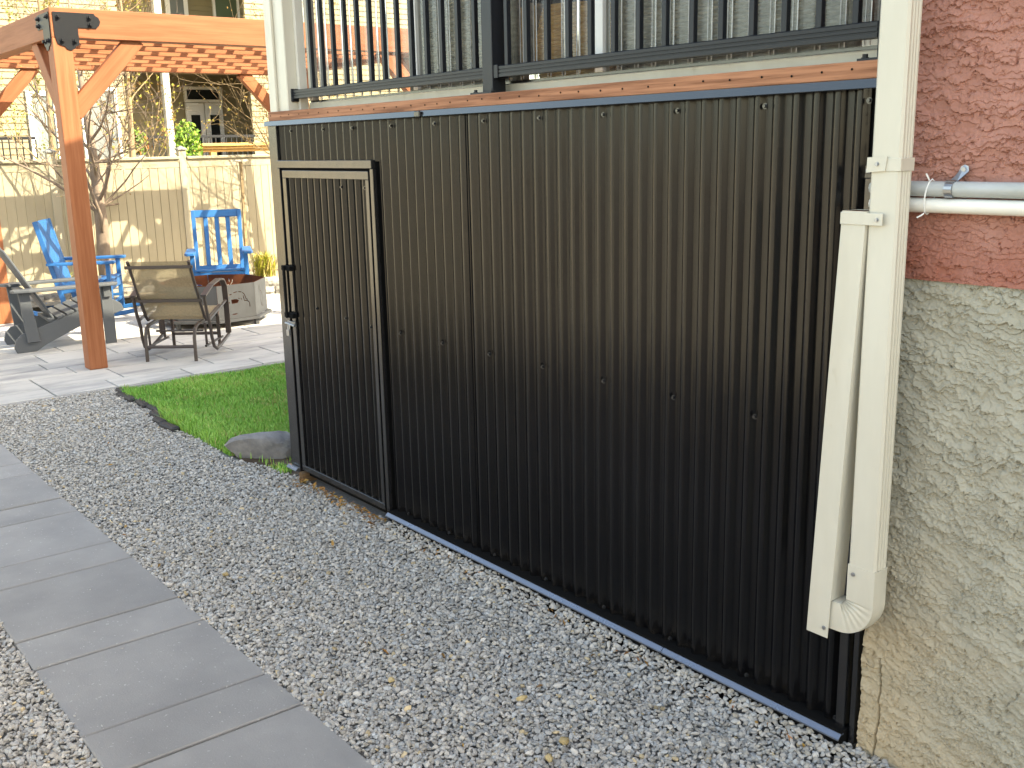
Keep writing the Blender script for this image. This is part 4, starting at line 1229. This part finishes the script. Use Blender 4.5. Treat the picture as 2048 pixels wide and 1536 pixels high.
for f_ in (0.09, 0.66):
    p = bt.lerp(bb_, f_)
    bar_obj('back_bar', gl, (-0.285, p.y - 0.022, p.z), (0.285, p.y - 0.022, p.z), 0.02, 0.026, Bz)
sl = []
path_ = [bt, bt.lerp(bb_, 0.5) + Vector((0, -0.012, 0)), bb_ + Vector((0, 0.0, 0.03)), bb_ + Vector((0, 0.05, -0.005)), Vector((0, 0.28, 0.39))]
V = []; F = []
for k, p in enumerate(path_):
    V += [(-0.243, p.y, p.z), (0.243, p.y, p.z)]
    if k: F.append((2 * k - 2, 2 * k - 1, 2 * k + 1, 2 * k))
link('sling', np_mesh('sling', np.array(V), np.array(F), M['sling']), gl)

# fire pit: octagonal steel ring with animal cut-outs
fp = thing('fire_pit', 'octagonal steel fire pit ring with cut out animal outlines', 'fire pit', (-7.97, 1.78, G))
def panel_mesh(w, hgt, holes, m):
    bm = bmesh.new()
    def loop(pts):
        vs_ = [bm.verts.new((u, 0, v)) for u, v in pts]
        return [bm.edges.new((vs_[i], vs_[(i + 1) % len(vs_)])) for i in range(len(vs_))]
    es = loop([(-w / 2, 0), (w / 2, 0), (w / 2, hgt), (-w / 2, hgt)])
    for hh in holes:
        es += loop(hh)
    bmesh.ops.triangle_fill(bm, use_beauty=True, use_dissolve=False, edges=es)
    me = bpy.data.meshes.new('side_panel'); bm.to_mesh(me); bm.free()
    me.materials.append(m)
    return me
def stroke(pts, w):
    l, r_ = [], []
    for i, p in enumerate(pts):
        a = Vector(pts[max(i - 1, 0)]); b = Vector(pts[min(i + 1, len(pts) - 1)])
        d = (b - a).normalized(); n_ = Vector((-d.y, d.x))
        l.append(tuple(Vector(p) + n_ * w / 2)); r_.append(tuple(Vector(p) - n_ * w / 2))
    return l + list(reversed(r_))
bear = [stroke([(-0.135, 0.235), (-0.09, 0.243), (-0.05, 0.248)], 0.008),
        stroke([(-0.03, 0.262), (0.01, 0.268)], 0.007), stroke([(0.025, 0.268), (0.06, 0.260)], 0.007),
        stroke([(0.07, 0.255), (0.09, 0.235), (0.098, 0.21), (0.105, 0.185), (0.125, 0.178)], 0.008),
        stroke([(0.075, 0.225), (0.082, 0.19), (0.085, 0.172), (0.11, 0.168), (0.135, 0.158), (0.142, 0.13), (0.144, 0.10)], 0.008),
        [(-0.06, 0.195), (0.0, 0.195), (0.025, 0.18), (0.01, 0.155), (-0.055, 0.152)],
        [(-0.10, 0.12), (-0.12, 0.125), (-0.085, 0.175), (-0.075, 0.168)],
        stroke([(0.05, 0.20), (0.058, 0.182)], 0.007), stroke([(0.018, 0.205), (0.035, 0.19)], 0.006)]
slot = [(-0.03 + 0.03 * math.cos(a * math.pi / 6), 0.045 + 0.006 * math.sin(a * math.pi / 6)) for a in range(12)]
deer = [stroke([(-0.06, 0.29), (-0.055, 0.26), (-0.035, 0.235), (-0.03, 0.20), (-0.02, 0.15), (0.0, 0.10), (0.02, 0.06)], 0.006),
        stroke([(-0.015, 0.235), (0.01, 0.225), (0.04, 0.20), (0.05, 0.16), (0.05, 0.10), (0.058, 0.06)], 0.006),
        stroke([(-0.02, 0.30), (-0.025, 0.265)], 0.006), stroke([(0.005, 0.11), (0.03, 0.07)], 0.006)]
Rp, Hp = 0.545, 0.345
wp_ = 2 * Rp * math.sin(math.pi / 8); ap = Rp * math.cos(math.pi / 8)
mA = panel_mesh(wp_ - 0.002, Hp, bear + [slot], M['steel']); mB = panel_mesh(wp_ - 0.002, Hp, deer, M['steel'])
mAi = panel_mesh(wp_ - 0.008, Hp, bear + [slot], M['rust']); mBi = panel_mesh(wp_ - 0.008, Hp, deer, M['rust'])
off = R(27 - 22.5)
for k in range(8):
    a = off + k * math.pi / 4
    c_ = (ap * math.cos(a), ap * math.sin(a), 0.085)
    link('side_panel', mA if k % 2 == 0 else mB, fp, c_, (0, 0, a + math.pi / 2))
    c_ = ((ap - 0.005) * math.cos(a), (ap - 0.005) * math.sin(a), 0.085)
    link('lining', mAi if k % 2 == 0 else mBi, fp, c_, (0, 0, a + math.pi / 2))
b = MB()
va = [off + (k + 0.5) * math.pi / 4 for k in range(8)]
for k in range(8):
    a0, a1 = va[k], va[(k + 1) % 8]
    q = []
    for rr, zz in ((Rp + 0.004, 0.060), (Rp + 0.045, 0.060), (Rp + 0.045, 0.084), (Rp + 0.004, 0.084)):
        q.append([(rr * math.cos(a), rr * math.sin(a), zz) for a in (a0, a1)])
    vs_ = [p[0] for p in q] + [p[1] for p in q]
    b.add(vs_, [(0, 1, 2, 3), (7, 6, 5, 4), (0, 4, 5, 1), (1, 5, 6, 2), (2, 6, 7, 3), (3, 7, 4, 0)])
b.build('base_ring', M['steel'], fp)
MB().tube([(0, 0, 0.058), (0, 0, 0.07)], Rp - 0.02, 8).build('floor', M['rust'], fp)
for k in range(0, 8, 2):
    a = va[k]
    wbox('leg', fp, (Rp * math.cos(a) - 0.02, Rp * math.sin(a) - 0.02, 0.0), (Rp * math.cos(a) + 0.02, Rp * math.sin(a) + 0.02, 0.0595), M['steel'], 0.002)

# ------------------------------------------------------------------ garden wall, fence, stake
gw = thing('garden_wall', 'low wall of rough grey concrete blocks in front of the fence', 'retaining wall', (-9.85, 1.5, G))
WLc = Vector(gw.location)
ctrl = [(-10.1, -2.6), (-10.02, 0.0), (-9.95, 0.9), (-9.82, 1.8), (-9.62, 2.6), (-9.42, 3.3), (-9.3, 4.2), (-9.28, 5.4)]
def along(sx):
    acc = 0
    for (a, b) in zip(ctrl[:-1], ctrl[1:]):
        d = math.hypot(b[0] - a[0], b[1] - a[1])
        if acc + d >= sx:
            t_ = (sx - acc) / d
            return (a[0] + (b[0] - a[0]) * t_, a[1] + (b[1] - a[1]) * t_, math.atan2(b[1] - a[1], b[0] - a[0]))
        acc += d
    return None
def block_mesh(l, hgt, seed):
    r_ = np.random.default_rng(seed)
    nx, nz = 5, 3
    V = []; 
    for j in range(nz + 1):
        for i in range(nx + 1):
            e = 0 if (i in (0, nx) or j in (0, nz)) else 1
            V.append((-l / 2 + l * i / nx, -0.0 - (0.012 + r_.uniform(0, 0.018)) * e, hgt * j / nz))
    F = []
    for j in range(nz):
        for i in range(nx):
            a = j * (nx + 1) + i
            F.append((a, a + 1, a + nx + 2, a + nx + 1))
    k = len(V)
    V += [(-l / 2, 0.16, 0), (l / 2, 0.16, 0), (l / 2, 0.16, hgt), (-l / 2, 0.16, hgt)]
    tl, tr = nz * (nx + 1), nz * (nx + 1) + nx
    top = [nz * (nx + 1) + i for i in range(nx + 1)]
    F2 = [tuple(top) + (k + 2, k + 3), (k, k + 1, k + 2, k + 3)[::-1]]
    F2.append(tuple(j * (nx + 1) for j in range(nz, -1, -1)) + (k, k + 3)); F2.append(tuple(j * (nx + 1) + nx for j in range(nz + 1)) + (k + 2, k + 1))
    me = MB().add(V, F + F2).mesh('block', M['block'])
    return me
bms = [block_mesh(0.27, 0.096, s_) for s_ in range(4)]
for course in range(2):
    s_ = 0.05 + 0.14 * course
    k = 0
    while True:
        p = along(s_ + 0.135)
        if p is None: break
        link('block', bms[(k * 7 + course * 3) % 4], gw, Vector((p[0] , p[1], G + course * 0.099)) - WLc, (0, 0, p[2] + random.uniform(-0.03, 0.03)))
        s_ += 0.276; k += 1

fence = thing('fence', 'tall beige vinyl board fence behind the patio', 'fence', (-11.0, 1.8, 0.1))
FL = Vector(fence.location)
brd = MB().box((-0.02, -0.0525, 0), (0, 0.0525, 1.41)).mesh('board', M['fence'], False, 0.004)
y = -4.26
while y < 5.8:
    link('board', brd, fence, Vector((-11.0 + random.uniform(-0.001, 0.001), y, 0.10)) - FL)
    y += 0.1085
for (a, b) in ((-4.27, -0.52), (-0.42, 1.09), (1.19, 2.70), (2.80, 4.30), (4.40, 5.9)):
    wbox('top_rail', fence, Vector((-11.035, a, 1.512)) - FL, Vector((-10.995, b, 1.618)) - FL, M['fence'], 0.004)
    wbox('cap_rail', fence, Vector((-11.05, a, 1.619)) - FL, Vector((-10.965, b, 1.655)) - FL, M['fence'], 0.006)
    wbox('bottom_rail', fence, Vector((-11.035, a, 0.11)) - FL, Vector((-10.995, b, 0.22)) - FL, M['fence'], 0.004)
for y_ in (-0.47, 1.14, 2.75, 4.35):
    ps = wbox('post', fence, Vector((-11.075, y_ - 0.048, 0.1)) - FL, Vector((-10.985, y_ + 0.048, 1.735)) - FL, M['fencepost'], 0.003)
    cpm = MB().box((-0.062, -0.062, 0), (0.062, 0.062, 0.015)); cpm.add([(-0.06, -0.06, 0.0152), (0.06, -0.06, 0.0152), (0.06, 0.06, 0.0152), (-0.06, 0.06, 0.0152), (0, 0, 0.055)], [(3, 2, 1, 0), (0, 1, 4), (1, 2, 4), (2, 3, 4), (3, 0, 4)])
    link('cap', cpm.mesh('cap', M['cap']), ps, (0, 0, 0.8176))
# slim stake with a flat top plate in front of the fence
t = thing('garden_stake', 'slim brown garden stake with a small flat cap by the fence', 'stake', (-10.45, 3.28, 0.1))
bar_obj('pole', t, (0, 0, 0), (0, 0.02, 1.47), 0.035, 0.035, M['bark2'], (1, 0, 0))
MB().box((-0.05, -0.07, 1.471), (0.05, 0.11, 1.497)).build('cap', M['cream'], t, False, 0.003)

# ------------------------------------------------------------------ plants in the bed
def tuft(name, label, loc, n, hmin, hmax, spread, cols, wmul=1.0, m='plant'):
    V, F, C = [], [], []
    r_ = np.random.default_rng(int(abs(loc[1]) * 100) + n)
    for k in range(n):
        a = r_.uniform(0, 6.28); l = r_.uniform(hmin, hmax); out = r_.uniform(0.15, 1.0) * spread
        b = np.array([r_.normal(0, 0.05), r_.normal(0, 0.05), 0])
        d = np.array([math.cos(a), math.sin(a), 0]); sd = np.array([-d[1], d[0], 0]) * 0.004 * wmul
        k0 = len(V)
        mid = b + d * out * 0.4 + np.array([0, 0, l * 0.7]); tip = b + d * out + np.array([0, 0, l * r_.uniform(0.6, 1.0)])
        V += [b - sd, b + sd, mid - sd, mid + sd, tip]
        F += [(k0, k0 + 1, k0 + 3), (k0, k0 + 3, k0 + 2), (k0 + 2, k0 + 3, k0 + 4)]
        c = np.array(cols[r_.integers(len(cols))]) * r_.uniform(0.7, 1.2)
        C += [c] * 5
    o = link(name, np_mesh(name, np.array(V), np.array(F), M[m], False, np.array(C)), None, loc)
    return props(o, label, 'plant')
tuft('ornamental_grass', 'straw and green grass clump on the garden bed behind the grey chair', (-10.3, 0.98, 0.10), 420, 0.10, 0.30, 0.34, [(0.30, 0.25, 0.08), (0.16, 0.20, 0.05), (0.42, 0.34, 0.16)], 1.4)
tuft('ornamental_grass', 'yellow green grass clump by the fence to the right of the open backed blue chair', (-10.25, 3.42, 0.10), 420, 0.15, 0.40, 0.28, [(0.42, 0.40, 0.06), (0.30, 0.33, 0.05), (0.46, 0.38, 0.16)], 1.4)
t = tuft('tulip_plant', 'small plant with red flowers at the edge of the raised bed', (-9.75, 3.55, 0.10), 60, 0.05, 0.13, 0.09, [(0.10, 0.16, 0.05)], 2.0)
fl_ = MB()
for k in range(9):
    a = k * 2.4
    fl_.tube([(0.05 * math.cos(a), 0.055 * math.sin(a), 0.09 + 0.01 * (k % 3)), (0.055 * math.cos(a), 0.06 * math.sin(a), 0.115 + 0.01 * (k % 3)), (0.058 * math.cos(a), 0.064 * math.sin(a), 0.14 + 0.01 * (k % 3))], [0.008, 0.018, 0.006], 6)
M['red'] = mat('red_petals', (0.42, 0.03, 0.05), 0.6, 0.3)
fl_.build('flower', M['red'], t)

# ------------------------------------------------------------------ trees
def grow(seed, trunk_pts, trunk_r, nmain, z0, z1, length, up, depth, m, budcols, budn, buds, side=None, twig=0.0026):
    """returns (bark MB arrays, bud arrays) in local space"""
    r_ = random.Random(seed)
    mb = MB()
    mb.tube(trunk_pts, trunk_r, 9)
    tips = []
    def branch(p, d, l, r0, lev):
        n = 5 if lev < 2 else 4
        pts = [p]; q = Vector(p); dd = Vector(d).normalized(); rr = [r0]
        for i in range(n):
            dd = (dd + Vector((r_.gauss(0, 0.13), r_.gauss(0, 0.13), r_.gauss(0, 0.10) + up * 0.16))).normalized()
            q = q + dd * l / n
            pts.append(Vector(q)); rr.append(max(twig * 0.7, r0 * (1 - 0.78 * (i + 1) / n)))
        mb.tube(pts, rr, 6 if lev == 0 else (4 if lev < 2 else 3), False)
        for i in range(1, n + 1):
            tips.append((pts[i], dd, lev))
        if lev < depth:
            k = r_.randint(4, 6) if lev == 0 else r_.randint(2, 4)
            for j in range(k):
                i = r_.randint(1, n)
                az = r_.uniform(0, 6.28)
                ax = dd.orthogonal().normalized()
                sd = Matrix.Rotation(az, 3, dd) @ ax
                nd = (dd * 0.75 + sd * r_.uniform(0.45, 0.9)).normalized()
                branch(pts[i], nd, l * r_.uniform(0.42, 0.68), max(twig, rr[i] * 0.62), lev + 1)
    n_t = len(trunk_pts)
    for k in range(nmain):
        f = k / max(1, nmain - 1)
        z = z0 + (z1 - z0) * f
        # point on trunk at height z
        for a, b, ra, rb_ in zip(trunk_pts[:-1], trunk_pts[1:], trunk_r[:-1], trunk_r[1:]):
            if a[2] <= z <= b[2] or b is trunk_pts[-1]:
                t_ = min(1, max(0, (z - a[2]) / (b[2] - a[2]))); p = Vector(a).lerp(Vector(b), t_); rad = ra + (rb_ - ra) * t_
                break
        az = k * 2.4 + r_.uniform(-0.4, 0.4)
        if side is not None and r_.random() < 0.75:
            az = side + r_.gauss(0, 0.7)
        d = Vector((math.cos(az), math.sin(az), r_.uniform(0.55, 1.15)))
        branch(p, d, length * (1.0 - 0.45 * f) * r_.uniform(0.8, 1.15), max(0.008, rad * 0.36), 0)
    V, F, C = [], [], []
    tips2 = [t_ for t_ in tips if t_[2] >= 1]
    r_.shuffle(tips2)
    for (p, d, lev) in tips2[:budn]:
        for _ in range(r_.randint(1, 3)):
            c = Vector(p) + Vector((r_.gauss(0, 0.02), r_.gauss(0, 0.02), r_.gauss(0, 0.02)))
            s = buds * r_.uniform(0.6, 1.4)
            a = Vector((r_.gauss(0, 1), r_.gauss(0, 1), r_.gauss(0, 1))).normalized(); b = a.orthogonal().normalized()
            k0 = len(V)
            V += [c - a * s, c + b * s * 0.6, c + a * s, c - b * s * 0.6]
            F.append((k0, k0 + 1, k0 + 2, k0 + 3))
            cc = np.array(budcols[r_.randrange(len(budcols))]) * r_.uniform(0.75, 1.2)
            C += [cc] * 4
    return mb, np.array([tuple(v) for v in V]).reshape(-1, 3), np.array(F), np.array(C)

def tree(label, loc, m, **kw):
    t = thing('tree', label, 'tree', loc)
    mb, V, F, C = grow(m=m, **kw)
    mb.build('trunk', m, t, True)
    if len(F):
        link('crown', np_mesh('crown', V, F, M['bud'], False, C), t)
    return t
tree('bare young tree with a forked grey trunk in front of the fence', (-10.55, 1.50, 0.1), M['bark'], seed=21,
     trunk_pts=[(0, 0, 0), (-0.01, 0.0, 0.4), (0.0, 0.01, 0.75), (0.0, -0.0, 1.5), (-0.03, -0.03, 2.3), (-0.06, -0.07, 3.4)], trunk_r=[0.088, 0.078, 0.076, 0.056, 0.036, 0.012],
     nmain=17, z0=0.62, z1=2.9, length=1.7, up=0.4, depth=3, budcols=[(0.40, 0.26, 0.10), (0.30, 0.24, 0.12), (0.38, 0.32, 0.10)], budn=900, buds=0.009)
tree('bare budding tree leaning in from behind the shed corner', (-10.1, 4.35, 0.1), M['bark2'], seed=5,
     trunk_pts=[(0, 0, 0), (0.02, 0.0, 0.5), (0.0, -0.05, 1.2), (0.0, -0.12, 2.2), (0.02, -0.18, 3.3)], trunk_r=[0.10, 0.09, 0.07, 0.045, 0.012],
     nmain=15, z0=0.35, z1=2.9, length=1.5, up=0.6, depth=3, budcols=[(0.50, 0.34, 0.09), (0.46, 0.36, 0.14), (0.36, 0.24, 0.08)], budn=700, buds=0.014, side=R(-95))
for (lab, loc, sd, cl, n_) in (
        ('yellow green leafing tree beyond the fence at the left edge', (-14.3, 2.0, 0), 8, [(0.42, 0.42, 0.08), (0.30, 0.34, 0.07), (0.40, 0.30, 0.08)], 1900),
        ('leafing tree with coppery buds in front of the neighbouring porch', (-14.8, 3.35, 0), 15, [(0.42, 0.36, 0.08), (0.36, 0.20, 0.07), (0.36, 0.38, 0.08)], 800)):
    tree(lab, loc, M['bark2'], seed=sd,
         trunk_pts=[(0, 0, 0), (0.02, 0.0, 0.8), (0.0, 0.05, 1.8), (0.0, 0.1, 3.2), (0.05, 0.08, 5.0)], trunk_r=[0.07, 0.06, 0.05, 0.03, 0.01],
         nmain=15, z0=0.9, z1=4.6, length=1.15, up=0.9, depth=2, budcols=cl, budn=n_, buds=0.022)
# shrub on the neighbour's side
def leaf_ball(name, label, loc, size, n, cols, s0):
    r_ = np.random.default_rng(n)
    d = r_.normal(size=(n, 3)); d /= np.linalg.norm(d, axis=1)[:, None]
    rad = r_.uniform(0.35, 1, n) ** 0.5 * (0.75 + 0.35 * fbm(d[:, 0] * 2 + 5, d[:, 1] * 2 + d[:, 2] * 2 + 9, 2, 4))
    c = d * rad[:, None] * np.array(size) / 2 + np.array([0, 0, size[2] / 2])
    a = r_.normal(size=(n, 3)); a /= np.linalg.norm(a, axis=1)[:, None]
    b = np.cross(a, r_.normal(size=(n, 3))); b /= np.linalg.norm(b, axis=1)[:, None]
    s = s0 * r_.uniform(0.6, 1.4, n)[:, None]
    V = np.stack([c - a * s, c + b * s * 0.5, c + a * s, c - b * s * 0.5], 1).reshape(-1, 3)
    F = np.arange(4 * n).reshape(n, 4)
    C = np.array(cols)[r_.integers(len(cols), size=n)] * r_.uniform(0.7, 1.2, (n, 1))
    return np_mesh(name, V, F, M['plant'], False, np.repeat(C, 4, 0))
sh = thing('shrub', 'bushy bright green shrub on the far side of the fence', 'shrub', (-13.0, 3.62, 0.0))
link('foliage', leaf_ball('foliage', '', None, (0.55, 0.42, 0.95), 900, [(0.16, 0.30, 0.04), (0.24, 0.36, 0.06), (0.10, 0.20, 0.03)], 0.035), sh, (0, 0, 1.25))
MB().tube([(0, 0, 0), (0.02, 0, 0.7), (0, 0.02, 1.6)], [0.03, 0.025, 0.012], 7).build('stem', M['bark2'], sh)
lp = thing('lumber_pile', 'stack of fresh yellow planks resting beyond the fence', 'lumber', (-13.3, 4.5, 0.0))
for k in range(3):
    bar_obj('plank', lp, (0.05 * k, -0.7 + 0.05 * k, 1.72 + 0.045 * k), (0.05 * k, 1.0, 1.72 + 0.045 * k), 0.14, 0.042, M['pale_wood'])
for yy in (-0.4, 0.7):
    bar_obj('trestle', lp, (0.05, yy, 0.0), (0.05, yy, 1.695), 0.09, 0.09, M['pale_wood'], (1, 0, 0))

# ------------------------------------------------------------------ neighbouring house behind the fence
nh = thing('neighbour_house', 'olive sided two storey house with a dark recessed porch beyond the fence', 'house', (-18, 5, 0))
NL = Vector(nh.location)
def nb(name, a, b, m, bevel=0.0):
    return wbox(name, nh, Vector(a) - NL, Vector(b) - NL, m, bevel)
def siding(x, y0, y1, z0, z1):
    b = MB(); z = z0; e = 0.11
    while z < z1 - 0.01:
        zt = min(z + e, z1)
        b.add([(x + 0.022, y0, z), (x + 0.022, y1, z), (x + 0.004, y1, zt), (x + 0.004, y0, zt), (x - 0.05, y0, z), (x - 0.05, y1, z), (x - 0.05, y1, zt), (x - 0.05, y0, zt)],
              [(0, 1, 2, 3), (4, 7, 6, 5), (0, 4, 5, 1), (3, 2, 6, 7), (0, 3, 7, 4), (1, 5, 6, 2)])
        z += e
    o = b.build('siding', M['siding'], nh, False, 0, world=True)
    o['kind'] = 'stuff'
    return o
siding(-18.0, -4.0, 4.45, 0.3, 7.2)
siding(-18.0, 6.98, 12.0, 0.3, 7.2)
siding(-20.2, 4.45, 9.5, 0.3, 3.4)
siding(-20.5, 4.45, 9.5, 3.72, 7.2)
nb('recess_wall', (-20.5, 4.40, 3.72), (-18.05, 4.452, 7.2), M['siding'])
nb('upper_ceiling', (-20.5, 4.453, 5.6), (-18.02, 9.5, 5.7), M['cream'])
nb('recess_wall', (-20.2, 4.40, 0.3), (-18.05, 4.452, 3.4), M['siding'])
nb('recess_wall', (-20.2, 9.45, 0.3), (-18.05, 9.50, 3.4), M['siding'])
nb('porch_ceiling', (-20.2, 4.453, 3.32), (-18.055, 9.44, 3.42), M['siding'])
nb('fascia', (-17.98, 4.453, 3.30), (-17.92, 6.974, 3.70), M['cream'])
nb('upper_floor', (-20.5, 4.453, 3.421), (-18.055, 9.44, 3.72), M['cream'])
nb('porch_floor', (-20.2, 4.453, 0.8), (-18.055, 9.44, 1.0), M['earth'])
nb('porch_column', (-17.98, 5.14, 1.0), (-17.84, 5.27, 3.30), M['cream'], 0.01)
nb('porch_column', (-17.98, 5.10, 3.705), (-17.84, 5.24, 7.0), M['cream'], 0.01)
nb('core', (-24, -4, 0.2), (-20.56, 12, 7.2), M['siding'])
nb('roof', (-25, -5, 7.2), (-17.4, 13, 7.5), M['roofing'])
for kx in (5.75, 6.15):
    link('ceiling_light', MB().tube([(0, 0, 0), (0, 0, 0.02)], 0.09, 14).mesh('ceiling_light', M['white']), nh, Vector((-18.6, kx, 3.298)) - NL)
def window(name, x, y0, y1, z0, z1, pane, f=0.07, mul=0):
    fr_ = MB()
    fr_.box((x, y0 - f, z0 - f), (x + 0.06, y1 + f, z0)).box((x, y0 - f, z1), (x + 0.06, y1 + f, z1 + f))
    fr_.box((x, y0 - f, z0 + 0.0005), (x + 0.06, y0, z1 - 0.0005)).box((x, y1, z0 + 0.0005), (x + 0.06, y1 + f, z1 - 0.0005))
    w = fr_.build(name, M['white'], nh, False, 0, world=True)
    for k in range(mul + 1):
        a = y0 + (y1 - y0) * k / (mul + 1); b = y0 + (y1 - y0) * (k + 1) / (mul + 1)
        wbox('pane', w, Vector((x + 0.005, a + 0.02 * (k > 0), z0)) - NL, Vector((x + 0.025, b - 0.02 * (k < mul), z1)) - NL, pane, 0)
    return w
# porch double door with a transom
fr_ = window('transom', -20.17, 6.48, 7.22, 2.82, 3.03, M['glass'], 0.06)
for y0, y1 in ((6.43, 6.84), (6.86, 7.27)):
    d_ = nb('door', (-20.17, y0, 1.0), (-20.11, y1, 2.75), M['white'], 0.005)
    wbox('pane', d_, (0.031, -0.10, -0.55), (0.036, 0.10, 0.62), M['glass'], 0)
window('window', -17.99, 2.75, 3.12, 1.2, 2.75, M['reflection_pane'], 0.08)
window('window', -17.99, 3.65, 4.22, 1.2, 2.85, M['doorglass'], 0.06)
window('window', -20.47, 7.42, 7.93, 4.1, 5.4, M['greenglass'], 0.05)
window('window', -17.99, 7.65, 8.3, 4.1, 5.4, M['reflection_pane'], 0.08)
window('window', -17.99, 0.5, 1.6, 4.2, 5.4, M['reflection_pane'], 0.08)
d_ = nb('door', (-20.47, 6.30, 3.75), (-20.41, 6.80, 5.5), M['white'], 0.005)
wbox('pane', d_, (0.031, -0.15, -0.8), (0.036, 0.15, 0.85), M['doorglass'], 0)
# dark balcony railings on the house
def nrail(y0, y1, x, z0, z1):
    r0 = nb('railing', (x, y0, z1 - 0.05), (x + 0.04, y1, z1), M['rail'])
    b = MB()
    y = y0 + 0.05
    while y < y1:
        b.box((x + 0.01, y, z0), (x + 0.03, y + 0.02, z1 - 0.051)); y += 0.11
    b.v = [tuple(Vector(p) - NL - r0.location) for p in b.v]
    q = b.build('baluster', M['rail'], r0); q['kind'] = 'stuff'
nrail(4.46, 5.13, -17.9, 1.05, 2.03); nrail(5.28, 6.96, -17.9, 1.05, 2.03); nrail(0.5, 2.65, -17.6, 1.05, 2.03)
pl = link('planter_plant', leaf_ball('planter_plant', '', None, (0.4, 0.4, 0.5), 260, [(0.12, 0.22, 0.04), (0.3, 0.12, 0.04), (0.18, 0.26, 0.05)], 0.05), None, (-17.3, 4.35, 1.65))
props(pl, 'small planting with reddish leaves by the porch railing', 'plant')
MB().tube([(0, 0, -1.65), (0, 0, 0.02)], 0.12, 10).build('pedestal', M['cap'], pl)

# ------------------------------------------------------------------ side fence behind the camera (mirrored in the metal siding)
sf = thing('side_fence', 'long beige vinyl fence along the side yard opposite the shed', 'fence', (-3.0, -4.3, -0.08))
SFL = Vector(sf.location)
brd2 = MB().box((-0.148, 0, 0), (0.148, 0.02, 1.75)).mesh('board', M['sidefence'], False, 0.004)
x = -10.85
while x < 6:
    link('board', brd2, sf, Vector((x, -4.32, -0.08)) - SFL); x += 0.301
wbox('top_rail', sf, Vector((-11, -4.335, 1.672)) - SFL, Vector((6, -4.285, 1.80)) - SFL, M['sidefence'], 0.004)
for k in range(7):
    xx = -10.8 + 2.7 * k
    wbox('post', sf, Vector((xx - 0.06, -4.40, -0.1)) - SFL, Vector((xx + 0.06, -4.28, 1.88)) - SFL, M['sidefence'], 0.003)
